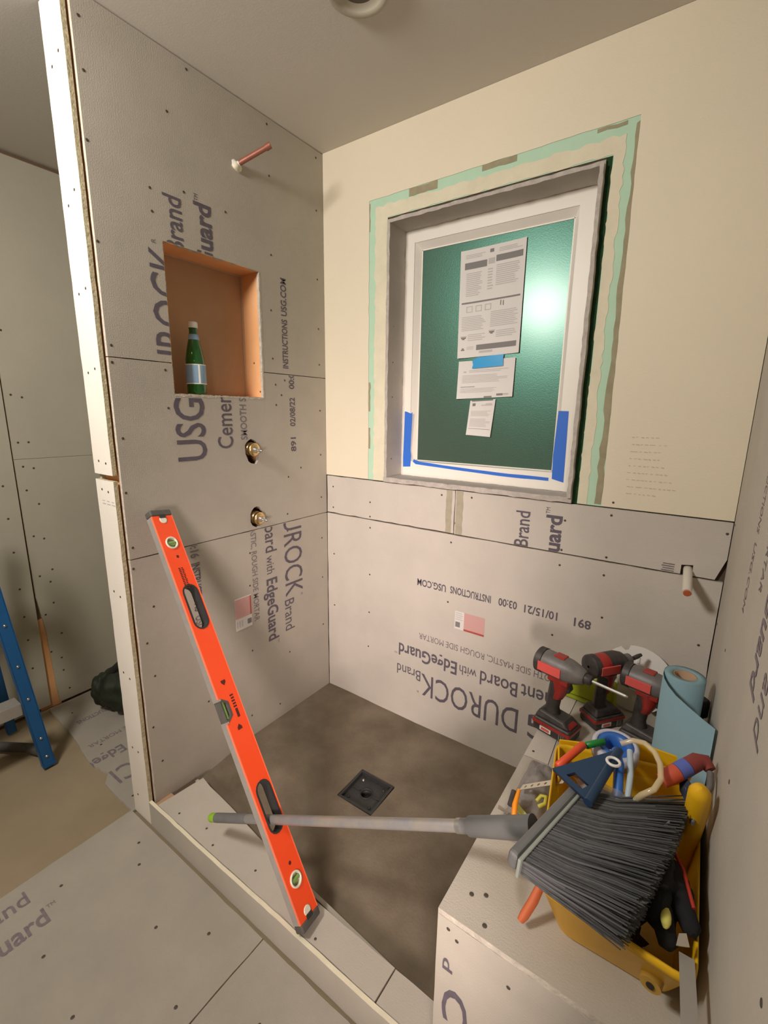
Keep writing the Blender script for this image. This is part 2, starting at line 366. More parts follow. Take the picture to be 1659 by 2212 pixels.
# ---- window wall (y = 0)
gx0, gx1, gz0, gz1 = 0.3335, 1.1185, 1.104, 2.134     # rough opening in the drywall
g = G(); g.prism(rect(XL - 0.1, W + 0.2, ZO - 0.05, H), [rect(0.31, 1.14, 1.09, 2.15)], 0.13, (0, 0.0127, 0), (1, 0, 0), (0, 0, 1), edge_dk)
ww = struct(g.build('wall_window'))
fw = lambda x, z: V((x, -0.0002, z))
# far room section of this wall
g = G(); g.box((XL, 0, ZO), (-0.13, 0.0127, H), drywall); g.build('drywall_panel', ww)
# lower cement board
g = G(); g.prism(ragged(rect(0.002, W - 0.002, -0.03, S1 - 0.002), 0.0012, 0.05, 21), [], 0.0127, (0, 0, 0), (1, 0, 0), (0, 0, 1), durock_l, edge)
R_, U_ = (-1, 0, 0), (0, 0, -1); N_ = 0
def T(s, x0, x1, z, cap, m=ink, b=0.0, **k): g.text(s, (x0, 0, z), R_, U_, x0 - x1, cap, m, b, **k)
T('USG', 1.245, 1.035, 0.262, 0.105, ink, 0.006); T('DUROCK', 0.995, 0.552, 0.258, 0.105, ink, 0.0)
T('R', 0.541, 0.531, 0.166, 0.010, ink2); T('Brand', 0.548, 0.423, 0.264, 0.050)
T('Cement', 1.215, 0.998, 0.375, 0.062, ink, 0.008); T('Board', 0.984, 0.828, 0.370, 0.062, ink, 0.008); T('with', 0.812, 0.735, 0.364, 0.042); T('EdgeGuard', 0.723, 0.430, 0.368, 0.060, ink, 0.018); T('TM', 0.424, 0.407, 0.322, 0.010, ink2)
T('SMOOTH SIDE MASTIC, ROUGH SIDE MORTAR', 1.165, 0.534, 0.449, 0.027, ink2)
T('891', 1.218, 1.162, 0.697, 0.032, ink, 0.02); T('10/15/21', 1.105, 0.984, 0.699, 0.031, ink, 0.02); T('03:00', 0.956, 0.883, 0.701, 0.031, ink, 0.02); T('INSTRUCTIONS', 0.852, 0.675, 0.700, 0.031, ink, 0.02); T('USG.COM', 0.655, 0.517, 0.698, 0.031, ink, 0.02)
lab = mat('label_pink', (0.62, 0.36, 0.34), 0.6); labd = mat('label_red', (0.45, 0.08, 0.07), 0.6)
def flat(g, x0, x1, z0, z1, m, y=-0.0007): g.add([(x0, y, z0), (x1, y, z0), (x1, y, z1), (x0, y, z1)], [(0, 1, 2, 3)], m)
flat(g, 0.702, 0.833, 0.521, 0.600, paper); flat(g, 0.744, 0.833, 0.521, 0.600, lab, -0.0011); flat(g, 0.744, 0.833, 0.521, 0.529, labd, -0.0014); flat(g, 0.706, 0.727, 0.530, 0.553, pink_ink, -0.0011)
for k in range(4): flat(g, 0.706, 0.738 - 0.004 * (k % 2), 0.563 + k * 0.009, 0.566 + k * 0.009, lt_ink, -0.0011)
screws(g, [(0.26, 0.883), (0.26, 0.659), (0.258, 0.47), (0.255, 0.293), (0.042, 0.718), (0.042, 0.45), (0.669, 0.886), (0.667, 0.628), (1.095, 0.878), (1.093, 0.61), (1.249, 0.722), (1.525, 0.708), (1.239, 0.872)], fw, (0, -1, 0))
g.build('cement_board', ww)
# narrow strips above
g = G(); g.prism(ragged(rect(0.003, 0.676, S1 + 0.004, S3 - 0.002), 0.0015, 0.04, 22), [], 0.0127, (0, 0, 0), (1, 0, 0), (0, 0, 1), durock_l, edge)
screws(g, [(0.259, 1.001), (0.259, 0.935), (0.618, 1.075), (0.04, 1.05), (0.04, 0.95), (0.661, 1.004), (0.655, 0.946)], fw, (0, -1, 0)); g.build('cement_board', ww)
g = G(); nt = [(1.449, 0.918), (1.449, 0.953), (1.479, 0.958), (1.479, 0.918)]
out = [(0.680, S1 + 0.003), (1.449, S1 + 0.003), (1.449, 0.953), (1.479, 0.957), (1.480, S1 + 0.003), (1.536, S1 + 0.003), (W - 0.002, 0.99), (W - 0.002, S3 - 0.002), (0.680, S3 - 0.002)]
g.prism(out, [], 0.0127, (0, 0, 0), (1, 0, 0), (0, 0, 1), durock_l, edge)
k = ((0, 0, S1 + 0.004), (0, 0, 1))
g.text('Brand', (0.977, 0, 0.922), (0, 0, 1), (-1, 0, 0), 0.132, 0.052, ink, 0.012, clip=[k]); g.text('Guard', (1.088, 0, 0.868), (0, 0, 1), (-1, 0, 0), 0.185, 0.056, ink, 0.03, clip=[k]); g.text('TM', (1.046, 0, 1.057), (0, 0, 1), (-1, 0, 0), 0.022, 0.014, ink)
for i in range(4): flat(g, 1.398 + 0.003 * (i % 2), 1.432, 0.926 + i * 0.0072, 0.9295 + i * 0.0072, ink2)
screws(g, [(0.684, 0.968), (0.748, 1.079), (1.24, 1.078), (1.098, 1.04), (1.096, 0.934), (1.24, 0.935), (1.547, 1.066)], fw, (0, -1, 0)); g.build('cement_board', ww)
compm = mat('joint_compound', (0.42, 0.38, 0.29), 0.9, var=0.15, scale=30)
g = G(); g.prism(ragged(rect(0.640, 0.664, 0.925, 1.098), 0.002, 0.02, 7), [], 0.0008, (0, -0.0010, 0), (1, 0, 0), (0, 0, 1), compm); g.prism(ragged(rect(0.684, 0.713, 0.925, 1.098), 0.002, 0.02, 8), [], 0.0008, (0, -0.0010, 0), (1, 0, 0), (0, 0, 1), compm); g.build('joint_compound', ww)
# painted drywall around the window: paint layer stops short of the opening
open_out = ragged([(gx0, S3 + 0.001), (gx0, gz1), (gx1 + 0.010, gz1)], 0.0, 1, 1)
hole = [(gx0, gz0), (gx1 + 0.012, gz0), (gx1 + 0.012, gz1), (gx0, gz1)]
g = G(); U1 = [(0.0, S3 + 0.002), (gx0, S3 + 0.002), (gx0, gz1), (gx1 + 0.012, gz1), (gx1 + 0.012, S3 + 0.002), (W - 0.001, S3 + 0.002), (W - 0.001, H), (0.0, H)]
g.prism(U1, [], 0.0127, (0, 0, 0), (1, 0, 0), (0, 0, 1), mint, gyp)
screws(g, [(1.142, 1.135), (0.31, 1.36), (0.31, 1.24)], fw, (0, -1, 0), 0.004); drw = g.build('drywall_panel', ww)
# compound layer (thin relief) round the opening
def ringU(xi0, xi1, zt, xo0, xo1, zo, amp, seed, o_amp=None, step=0.018):
    """inverted U region between inner and outer outlines, ragged"""
    zb = S3 + 0.003
    ins = open_ragged([(xi0, zb), (xi0, zt), (xi1, zt), (xi1, zb)], amp, step, seed)
    outs = open_ragged([(xo1, zb), (xo1, zo), (xo0, zo), (xo0, zb)], o_amp if o_amp is not None else amp, step, seed + 50)
    return ins + outs
g = G(); g.prism(ringU(gx0 + 0.001, gx1 + 0.013, gz1 + 0.002, 0.276, 1.161, 2.181, 0.0030, 31, 0.0046), [], 0.001, (0, -0.0012, 0), (1, 0, 0), (0, 0, 1), cream2, cream2); g.build('skim_compound', ww)
# torn paper ring under the paint edge on the right, top patches and left patches
g = G()
g.prism(ragged([(1.184, 1.11), (1.204, 1.11), (1.204, 2.21), (1.184, 2.20)], 0.004, 0.03, 41), [], 0.0006, (0, -0.0009, 0), (1, 0, 0), (0, 0, 1), tornp)
for i, (a, b, c, d) in enumerate([(0.43, 0.55, 2.185, 2.212), (0.72, 0.84, 2.196, 2.214), (1.08, 1.16, 2.204, 2.214), (0.231, 0.250, 2.10, 2.20), (0.246, 0.256, 1.40, 1.52), (0.246, 0.257, 1.24, 1.33)]):
    g.prism(ragged(rect(a, b, c, d), 0.0025, 0.02, 60 + i), [], 0.0006, (0, -0.0009, 0), (1, 0, 0), (0, 0, 1), tornp)
g.build('torn_paper', ww)
# the paint film: outer sheet
zb = S3 + 0.003
o_ = open_ragged([(0.2475, zb), (0.245, 2.210), (1.192, 2.218), (1.207, zb)], 0.0011, 0.03, 44)
g = G(); g.prism([(0.0005, zb)] + o_ + [(W - 0.0015, zb), (W - 0.0015, H - 0.0005), (0.0005, H - 0.0005)], [], 0.0014, (0, -0.0016, 0), (1, 0, 0), (0, 0, 1), paint, tornp)
# scuffs and pencil scribbles
scr = mat('pencil', (0.60, 0.52, 0.38), 0.8)
rnd = random.Random(8)
for i in range(9):
    x = 1.27; z = 1.33 - i * 0.022
    for kx in range(rnd.randint(5, 11)):
        a = x + kx * 0.0125 + rnd.uniform(0, .004); b = a + rnd.uniform(.005, .011); g.add([(a, -0.0021, z), (b, -0.0021, z + rnd.uniform(-.002, .002)), (b, -0.0021, z + 0.0022), (a, -0.0021, z + 0.003)], [(0, 1, 2, 3)], scr)
screws(g, [(1.241, 1.121)], lambda x, z: V((x, -0.0018, z)), (0, -1, 0), 0.004)
g.build('paint_film', ww)
# ---- window: liner boards, frame, glass
g = G(); win = G()
win.box((gx0 - 0.02, 0.1405, gz0 - 0.02), (gx1 + 0.02, 0.155, gz1 + 0.02), dark); window = struct(win.build('window_1'))
lx0, lx1, lz0, lz1 = 0.336, 1.113, 1.110, 2.126; t = 0.0127
def liner(a, b, seed):
    g = G(); g.box(a, b, linerm); return g
def liner_part(poly, seed, y0=-0.006, y1=0.112):
    g = G(); g.prism(ragged(poly, 0.0016, 0.022, seed), [], y1 - y0, (0, y0, 0), (1, 0, 0), (0, 0, 1), liner_e, linerm); return g.build('liner_board', window)
liner_part(rect(lx0, lx0 + t, lz0 + t, lz1 - t), 1); liner_part(rect(lx1 - t, lx1, lz0 + t, lz1 - t), 2, -0.022); liner_part(rect(lx0, lx1, lz1 - t, lz1), 3); liner_part(rect(lx0, lx1, lz0 - 0.006, lz0 + t), 4, -0.010)
g = G(); screws(g, [(0.03, z) for z in (1.2, 1.33, 1.46, 1.6, 1.74, 1.9)] , lambda y, z: V((lx0 + t + 0.0003, y, z)), (1, 0, 0), 0.003); g.build('screw_head', window)
g = G(); g.box((lx1 + 0.0005, 0.004, gz0), (gx1 + 0.012, 0.11, gz1), greenf); g.box((gx0 - 0.001, 0.004, lz1 + 0.0005), (lx1, 0.11, gz1 + 0.001), edge_dk); g.build('gap_fill', window)  # dark green and dark brown fill in the gaps round the liner
fx0, fx1, fz0, fz1 = lx0 + t, lx1 - t, lz0 + t, lz1 - t   # frame outer
ix0, ix1, iz0, iz1 = 0.392, 1.022, 1.188, 2.066
hx0, hx1, hz0, hz1 = 0.414, 1.004, 1.185, 2.042
g = G(); g.prism(rect(fx0, fx1, fz0, fz1), [rect(ix0, ix1, iz0, iz1)], 0.026, (0, 0.110, 0), (1, 0, 0), (0, 0, 1), white); g.build('window_frame', window, bevel=0.0012)
g = G(); fo = [(ix0, iz0), (ix1, iz0), (ix1, iz1), (ix0, iz1)]; hi = [(hx0, hz0 + 0.006), (hx1, hz0 + 0.006), (hx1, hz1), (hx0, hz1)]
for i in range(4):
    j = (i + 1) % 4; P = lambda q, y: (q[0], y, q[1])
    g.add([P(fo[i], 0.113), P(fo[j], 0.113), P(hi[j], 0.138), P(hi[i], 0.138), P(fo[i], 0.140), P(fo[j], 0.140)], [(0, 1, 2, 3), (0, 4, 5, 1), (4, 3, 2, 5)], white)
g.build('window_sash', window)
g = G()
for (a0, a1, b0, b1) in ((hx0 - 0.001, hx0 + 0.003, hz0, hz1), (hx1 - 0.003, hx1 + 0.001, hz0, hz1), (hx0, hx1, hz1 - 0.003, hz1 + 0.001), (hx0, hx1, hz0 + 0.004, hz0 + 0.008)): g.box((a0, 0.1355, b0), (a1, 0.1384, b1), white)
g.build('glazing_bead', window)
g = G(); g.box((hx0 - 0.01, 0.1385, hz0 - 0.002), (hx1 + 0.01, 0.1402, hz1 + 0.01), glassm); g.build('window_pane', window)

# ---- right wall (cement board, text)
def rw(y, z, off=0.0): return V((wallx(y) - off, y, z))
nR = V((-1, -SK, 0)).normalized(); dY = V((SK, -1, 0)).normalized()   # dY: towards the camera along the wall
g = G(); g.hexa([(wallx(0), 0.0127, ZO - .05), (wallx(0) + 0.12, 0.0127, ZO - .05), (wallx(YE) + 0.12, YE, ZO - .05), (wallx(YE) + 0.013, YE, ZO - .05)], [(wallx(0), 0.0127, H), (wallx(0) + 0.12, 0.0127, H), (wallx(YE) + 0.12, YE, H), (wallx(YE) + 0.013, YE, H)], edge_dk)
wr = struct(g.build('wall_right'))
O_ = (wallx(0), 0, 0)
def rboard(y0, y1, z0, z1, m, seed, fn=None):
    global g
    g = G(); g.prism(ragged([(a, b) for a, b in rect(y0, y1, z0, z1)], 0.001, 0.06, seed), [], 0.0127, V(O_) + V((0.0, 0, 0)), dY, (0, 0, 1), m, edge)
    if fn: fn()
    return g.build('cement_board', wr)
def rtext():
    RR = (0, 0, -1); UU = dY
    def t(s, y, z0, z1, cap, m=ink2, b=0.0): g.text(s, V(O_) + dY * y + V((0, 0, z0)), RR, UU, z0 - z1, cap, m, b)
    t('INSTRUCTIONS', 0.50, 1.36, 1.18, 0.030); t('USG.COM', 0.50, 1.16, 1.02, 0.030)
    t('ROUGH SIDE MORTAR', 0.66, 1.44, 1.11, 0.028); t('Board', 0.755, 1.53, 1.38, 0.062); t('with', 0.755, 1.365, 1.29, 0.045); t('EdgeGuard', 0.755, 1.275, 0.985, 0.064, ink2, 0.02)
    t('DUROCK', 0.855, 1.58, 1.135, 0.105); t('Brand', 0.855, 1.12, 0.965, 0.058)
    screws(g, [(0.35, 0.86), (0.75, 0.80), (0.03, 1.1), (0.03, 0.8), (1.15, 0.86)], lambda a, z: V(O_) + dY * a + V((0, 0, z)) + nR * .0002, nR)
rboard(0.002, 1.548, 0.42, 1.60, durock, 3, rtext)
rboard(0.002, 1.548, 1.604, H, durock, 4)
rboard(0.96, 1.548, ZO, 0.417, durock, 6)
# ---- partition (x = 0): framing core, niche, boards
ny0, ny1, nz0, nz1 = -0.739, -0.362, 1.445, 1.906
g = G()   # studs and plates
def stud(y0, y1, z0, z1, m=woodo, x0=-0.1145, x1=-0.0135): g.box((x0, y0, z0), (x1, y1, z1), m)
stud(-0.931, -0.893, ZO - .01, H); stud(-0.777, ny0 - 0.0005, 0.0, H); stud(ny1 + 0.0005, -0.324, 0.0, H); stud(-0.042, -0.0, 0.0, H)
stud(ny0 - 0.0005, ny1 + 0.0005, nz1 + 0.0005, nz1 + 0.039); stud(ny0 - 0.0005, ny1 + 0.0005, nz0 - 0.039, nz0 - 0.0005)
stud(-0.893, -0.042, -0.08, -0.042)
g.box((-0.1285, -0.9425, ZO - 0.012), (-0.115, 0.0, H), drywall)
part_w = struct(g.build('wall_partition'))
g = G(); g.box((-0.1145, ny0, nz0), (-0.104, ny1, nz1), woodd); g.build('niche_back', part_w)
g = G()
g.prism(ragged(rect(ny0 + 0.002, ny1 - 0.001, nz0 - 0.006, nz0 + 0.0015), 0.0022, 0.008, 74), [], 0.0004, (0.0006, 0, 0), (0, 1, 0), (0, 0, 1), edge)
g.build('chipped_edge', part_w)
g = G(); g.prism(ragged(rect(ny1 - 0.0025, ny1 + 0.0035, nz0 - 0.005, nz1 - 0.002), 0.0016, 0.008, 75), [], 0.0004, (0.0006, 0, 0), (0, 1, 0), (0, 0, 1), edge)
g.build('chipped_edge', part_w)
g = G(); kn = mat('wood_knot', (0.16, 0.06, 0.02), 0.8)
t_ = 0.012; g.box((-0.1035, ny1 - 0.0005, nz0), (-0.0, ny1 + 0.0003, nz1), woodo); g.box((-0.1035, ny0 - 0.0003, nz0), (-0.0, ny0 + 0.0005, nz1), woodo)
g.box((-0.1035, ny0, nz1 - 0.0005), (-0.0, ny1, nz1 + 0.0003), woodo); g.box((-0.1035, ny0, nz0 - 0.0003), (-0.0, ny1, nz0 + 0.0005), woodo)
for (a, b) in ((-0.05, 1.58), (-0.02, 1.47)): g.lathe([(0.004, 0), (0.003, 0.0006)], kn, o=(a, ny1 - 0.0005, b), ax=(0, -1, 0), n=10)
g.build('niche_lining', part_w)
g = G(); cl = mat('caulk_line', (0.52, 0.36, 0.24), 0.8)
g.box((-0.1035, ny0, nz1 - 0.006), (-0.100, ny1, nz1 - 0.0006), cl); g.box((-0.1035, ny1 - 0.006, nz0), (-0.100, ny1 - 0.0006, nz1 - 0.006), cl); g.build('niche_seam', part_w)
ex_y = lambda y, z: V((0.0002, y, z))
def pboard(out, holes, seed, fn, sc=()):
    global g
    g = G(); g.prism(out, holes, 0.0127, (0, 0, 0), (0, 1, 0), (0, 0, 1), durock, edge); fn(); screws(g, sc, ex_y, (1, 0, 0)); return g.build('cement_board', part_w)
def up(s, y, z0, z1, cap, m=ink, b=0.0, **k): g.text(s, (0, y, z0), (0, 0, 1), (0, -1, 0), z1 - z0, cap, m, b, **k)
def dn(s, y, z0, z1, cap, m=ink, b=0.0, **k): g.text(s, (0, y, z0), (0, 0, -1), (0, 1, 0), z0 - z1, cap, m, b, **k)
YP0 = -0.9375
outA = [(YP0, S2 + 0.0015), (ny0 - 0.002, S2 + 0.0015)] + open_ragged([(ny0, S2 + 0.0015), (ny0, nz1), (ny1 - 0.003, nz1), (ny1 - 0.003, S2 + 0.0015)], 0.0014, 0.012, 71) + [(-0.002, S2 + 0.0015), (-0.002, H - 0.004), (YP0, H - 0.004)]
def fA():
    up('INSTRUCTIONS', -0.228, 1.568, 1.757, 0.030, ink, 0.02); up('USG.COM', -0.229, 1.770, 1.910, 0.030, ink, 0.02)
    up('DUROCK', -0.680, 1.438, 1.885, 0.108, ink, 0.004, clip=[((0, 0, S2 + 0.003), (0, 0, 1)), ((0, ny0 - 0.002, 0), (0, -1, 0))])
    up('R', -0.762, 1.893, 1.904, 0.014, ink2)
    c = [((0, 0, nz1 + 0.002), (0, 0, 1))]
    up('Brand', -0.668, 1.885, 2.045, 0.062, ink, 0.012, clip=c); up('Guard', -0.560, 1.862, 2.058, 0.066, ink, 0.03, clip=c); up('TM', -0.605, 2.060, 2.080, 0.014, ink)
g = G()
sA = [(-0.921, 2.26), (-0.931, 2.097), (-0.932, 1.851), (-0.925, 1.577), (-0.692, 2.273), (-0.616, 2.419), (-0.299, 2.414), (-0.296, 2.249), (-0.044, 2.215), (-0.042, 2.409), (-0.766, 2.043), (-0.654, 2.07), (-0.499, 2.063), (-0.765, 1.98), (-0.30, 1.98), (-0.31, 1.78), (-0.044, 1.95), (-0.042, 1.75), (-0.04, 1.60), (-0.31, 1.60), (-0.92, 2.38)]
pboard(outA, [], 1, fA, sA)
v1 = [(-0.436 + a, 1.247 + b) for a, b in circ(0, 0, 0.033, 16, 0.040, 0.10, 5)]
v1 = [(p[0] + (0.008 if p[1] < 1.225 else 0), p[1] - (0.02 if p[1] < 1.222 else 0)) for p in v1]
v2 = circ(-0.424, 0.972, 0.034, 16, 0.042, 0.08, 6)
outB = [(YP0, S1 + 0.002), (-0.002, S1 + 0.002), (-0.002, S2 - 0.0015)] + open_ragged([(ny1 - 0.003, S2 - 0.0015), (ny1 - 0.003, nz0 + 0.002), (ny0, nz0 + 0.002), (ny0, S2 - 0.0015)], 0.0018, 0.012, 73) + [(YP0, S2 - 0.0015)]
def fB():
    c = [((0, 0, nz0 - 0.003), (0, 0, -1))]
    up('USG', -0.635, 1.222, 1.435, 0.112, ink, 0.01); up('Cement', -0.520, 1.257, 1.478, 0.066, ink, 0.008, clip=c); up('SMOOTH SIDE', -0.453, 1.286, 1.490, 0.030, ink2, 0.01, clip=c)
    up('891', -0.196, 1.226, 1.286, 0.030, ink, 0.02); up('02/08/22', -0.197, 1.333, 1.452, 0.030, ink, 0.02); up('00:08', -0.198, 1.487, 1.568, 0.030, ink, 0.02, clip=[((0, 0, S2 - 0.003), (0, 0, -1))])
sB = [(-0.928, 1.541 - 0.012), (-0.92, 1.307), (-0.928, 1.139), (-0.925, 0.96), (-0.765, 1.52), (-0.765, 1.40), (-0.30, 1.50), (-0.27, 1.46), (-0.169, 1.152), (-0.245, 1.118), (-0.257, 0.956), (-0.04, 1.40), (-0.04, 1.2), (-0.04, 1.0), (-0.25, 1.52), (-0.30, 1.42)]
pboard(outB, [v1, v2], 2, fB, sB)
def fC():
    c = [((0, 0, S1 - 0.003), (0, 0, -1))]
    dn('DUROCK', -0.283, 1.020, 0.575, 0.106, ink, 0.0, clip=c); dn('R', -0.190, 0.566, 0.555, 0.012, ink2); dn('Brand', -0.290, 0.560, 0.412, 0.056)
    dn('Board', -0.387, 0.962, 0.808, 0.062, ink, 0.01, clip=c); dn('with', -0.385, 0.792, 0.712, 0.042); dn('EdgeGuard', -0.388, 0.690, 0.402, 0.060, ink, 0.022); dn('TM', -0.340, 0.396, 0.378, 0.010, ink2)
    dn('SMOOTH SIDE MASTIC, ROUGH SIDE MORTAR', -0.461, 1.156, 0.525, 0.027, ink2, 0.01, clip=c)
    dn('00:16', -0.728, 0.948, 0.872, 0.034, ink2, 0.02, clip=c); dn('INSTRUCTIONS', -0.728, 0.852, 0.667, 0.034, ink, 0.02); dn('USG.COM', -0.728, 0.648, 0.515, 0.034, ink2, 0.02)
    def q(a, b, c_, d, m, x=0.0007): g.add([(x, a, c_), (x, b, c_), (x, b, d), (x, a, d)], [(0, 1, 2, 3)], m)
    q(-0.556, -0.474, 0.516, 0.655, paper); q(-0.555, -0.482, 0.568, 0.650, lab, 0.0011); q(-0.482, -0.475, 0.568, 0.650, labd, 0.0012); q(-0.497, -0.477, 0.530, 0.552, pink_ink, 0.0011)
    for i in range(3): q(-0.55 + i * 0.012, -0.545 + i * 0.012, 0.528, 0.556, lt_ink, 0.0011)
sC = [(-0.911, 0.619), (-0.896, 0.489), (-0.877, 0.741), (-0.93, 0.89), (-0.468, 0.829), (-0.476, 0.691), (-0.492, 0.625), (-0.34, 0.067), (-0.92, 0.3), (-0.90, 0.15), (-0.7, 0.28), (-0.48, 0.40), (-0.04, 0.8), (-0.04, 0.6), (-0.04, 0.35), (-0.26, 0.88), (-0.27, 0.30), (-0.5, 0.1)]
pboard(ragged(rect(YP0, -0.002, -0.03, S1 - 0.0015), 0.001, 0.05, 75), [], 3, fC, sC)
# end strips of drywall
g = G(); g.prism(ragged(rect(-0.1265, -0.010, 1.194, H - 0.003), 0.0012, 0.04, 80), [], 0.0127, (0, -0.957, 0), (1, 0, 0), (0, 0, 1), strip_w, gyp)
screws(g, [(-0.09, z) for z in (2.28, 1.95, 1.72, 1.5, 1.235)] + [(-0.045, z) for z in (2.3, 1.98, 1.73, 1.51, 1.23)], lambda x, z: V((x, -0.9572, z)), (0, -1, 0)); g.build('drywall_strip', part_w)
g = G(); g.prism(ragged(rect(-0.1265, -0.010, ZO + 0.001, 1.176), 0.0012, 0.04, 81), [], 0.0127, (0, -0.957, 0), (1, 0, 0), (0, 0, 1), strip_w, gyp)
screws(g, [(-0.09, z) for z in (1.145, 0.80, 0.50, 0.20, 0.0)] + [(-0.05, z) for z in (1.14, 0.79, 0.49, 0.2)], lambda x, z: V((x, -0.9572, z)), (0, -1, 0))
for i in range(3): g.box((-0.095 + i * 0.03, -0.9577, 1.098), (-0.075 + i * 0.03, -0.957, 1.102), lt_ink); g.box((-0.095 + i * 0.03, -0.9577, 1.108), (-0.08 + i * 0.03, -0.957, 1.111), lt_ink)
g.build('drywall_strip', part_w)

# ---- curb
ZC = 0.010
g = G(); g.box((0.0, -0.945, -0.10), (1.16, -0.88, ZC - 0.0135), woodd); curb = struct(g.build('trim_1'))
g = G(); g.prism(ragged([(0.026, -0.9445), (0.988, -0.9445), (0.990, -0.860), (0.709, -0.857), (0.24, -0.797), (0.107, -0.786), (0.045, -0.776)], 0.001, 0.05, 90), [], 0.0127, (0, 0, ZC), (1, 0, 0), (0, 1, 0), durock, edge)
screws(g, [(0.32, -0.925), (0.5, -0.90), (0.25, -0.90), (0.78, -0.93), (0.12, -0.92)], lambda x, y: V((x, y, ZC + 0.0002)), (0, 0, 1), 0.004); g.build('cement_board', curb)
g = G(); g.prism(ragged([(0.993, -0.9445), (1.148, -0.9445), (1.148, -0.862), (0.994, -0.861)], 0.001, 0.05, 91), [], 0.0127, (0, 0, ZC), (1, 0, 0), (0, 1, 0), durock, edge); g.build('cement_board', curb)
g = G(); g.prism([(0.05, -0.05), (1.149, -0.05), (1.149, ZC - 0.013), (0.05, ZC - 0.013)], [], 0.0127, (0, -0.866, 0), (-1, 0, 0), (0, 0, 1), durock, edge) if False else g.hexa([(0.02, -0.795, -0.06), (0.02, -0.783, -0.06), (1.149, -0.865, -0.06), (1.149, -0.877, -0.06)], [(0.02, -0.795, ZC - .013), (0.02, -0.783, ZC - .013), (1.149, -0.865, ZC - .013), (1.149, -0.877, ZC - .013)], durock); g.build('cement_board', curb)
g = G(); g.prism(ragged([(-0.010, ZO + 0.001), (1.149, ZO + 0.001), (1.149, 0.012), (0.9, 0.010), (0.6, 0.013), (0.4, 0.009), (0.0, 0.012), (-0.010, 0.012)], 0.0012, 0.03, 92), [], 0.0115, (0, -0.9585, 0), (1, 0, 0), (0, 0, 1), durock, cream2)
g.text('SMOOTH SIDE MASTIC', (0.1, -0.9585, -0.07), (1, 0, 0), (0, 0, 1), 0.3, 0.0, ink2) if False else None
g.build('cement_board', curb)
g = G(); g.box((0.0, -0.9447, -0.09), (0.0495, -0.78, ZC - 0.02), edge_dk); g.build('curb_end', curb)

# ---- bench
BX, BYF, BZ = 1.152, -0.962, 0.44
g = G(); g.box((BX + 0.013, BYF + 0.013, -0.09), (W, -0.001, BZ - 0.0135), woodd); bench = struct(g.build('trim_2'))
g = G(); g.prism(ragged([(BX, BYF + 0.0), (W + 0.012, BYF + 0.0), (W - 0.001, -0.003), (BX + 0.064, -0.003), (BX + 0.062, -0.34), (BX + 0.069, -0.45), (BX, -0.452)], 0.0008, 0.06, 95), [], 0.0127, (0, 0, BZ), (1, 0, 0), (0, 1, 0), durock, edge)
screws(g, [(1.195, -0.90), (1.22, -0.885), (1.30, -0.72), (1.24, -0.94)], lambda x, y: V((x, y, BZ + 0.0002)), (0, 0, 1), 0.005); g.build('cement_board', bench)
g = G(); g.prism([(BX, -0.449), (BX + 0.067, -0.447), (BX + 0.060, -0.34), (BX + 0.062, -0.003), (BX, -0.003)], [], 0.0127, (0, 0, BZ), (1, 0, 0), (0, 1, 0), durock_l, edge)
screws(g, [(1.17, -0.30), (1.17, -0.42)], lambda x, y: V((x, y, BZ + 0.0002)), (0, 0, 1), 0.004); g.build('cement_board', bench)
g = G(); g.prism(ragged(rect(BX, W + 0.013, ZO + 0.001, BZ - 0.0135), 0.0008, 0.06, 96), [], 0.0127, (0, BYF, 0), (1, 0, 0), (0, 0, 1), durock, edge)
F0 = lambda x, z: V((x, BYF - 0.0002, z))
screws(g, [(1.176, 0.405), (1.195, 0.39), (1.385, 0.345), (1.30, 0.37)], F0, (0, -1, 0))
cb = [((BX + 0.002, 0, 0), (1, 0, 0))]
g.text('Brand', (1.168, BYF, 0.46), (0, 0, -1), (1, 0, 0), 0.16, 0.022, ink, 0.012, clip=cb + [((0, 0, 0.335), (0, 0, -1))]); g.text('COR', (1.172, BYF, 0.262), (0, 0, -1), (1, 0, 0), 0.30, 0.055, ink, 0.01, clip=cb)
g.build('cement_board', bench)
g = G(); g.box((BX, BYF + 0.0128, -0.03), (BX + 0.0126, -0.003, BZ - 0.0135), durock); g.build('cement_board', bench)

# ================================================================ FIXTURES
# ceiling light trims
def downlight(name, x, y, on, label):
    t = thing(name, label, 'ceiling light', (x, y, H))
    g = G(); R0 = 0.084 if not on else 0.15
    n = 40
    prof = [(R0, 0), (R0, -0.010), (R0 - 0.006, -0.015), (R0 - 0.022, -0.013), (R0 - 0.026, -0.004)]
    if not on:
        prof += [(R0 - 0.028, -0.0045)]
        g.lathe(prof, lens_off, n=n, cap=False); g.build('trim_ring', t)
        g = G(); g.lathe([(R0 - 0.022, -0.0128), (R0 - 0.028, -0.0065), (R0 - 0.038, -0.0035)], lens_off, n=n, cap=False); g.build('baffle', t)
        g = G(); g.lathe([(R0 - 0.03, -0.0036), (0.002, -0.0026)], mat('baffle_dark', (0.10, 0.085, 0.06), 0.6), n=n); g.build('lens', t)
    else:
        g.lathe([(R0, 0), (R0, -0.03), (R0 - 0.012, -0.05), (R0 - 0.016, -0.05), (R0 - 0.016, -0.03)], wplas, n=n, cap=False); g.build('trim_ring', t)
        g = G(); g.lathe([(R0 - 0.017, -0.045), (R0 - 0.03, -0.062), (0.004, -0.066)], lamp_on, n=n); g.build('lens', t)
    return t
downlight('recessed_light', 0.596, -0.520, False, 'round unlit ceiling light fixture above the shower stall')
downlight('ceiling_lamp', 0.22, -2.1, True, 'lit round ceiling lamp behind the viewer')
downlight('ceiling_lamp', 2.1, -2.8, True, 'lit round ceiling lamp over the right end of the room')

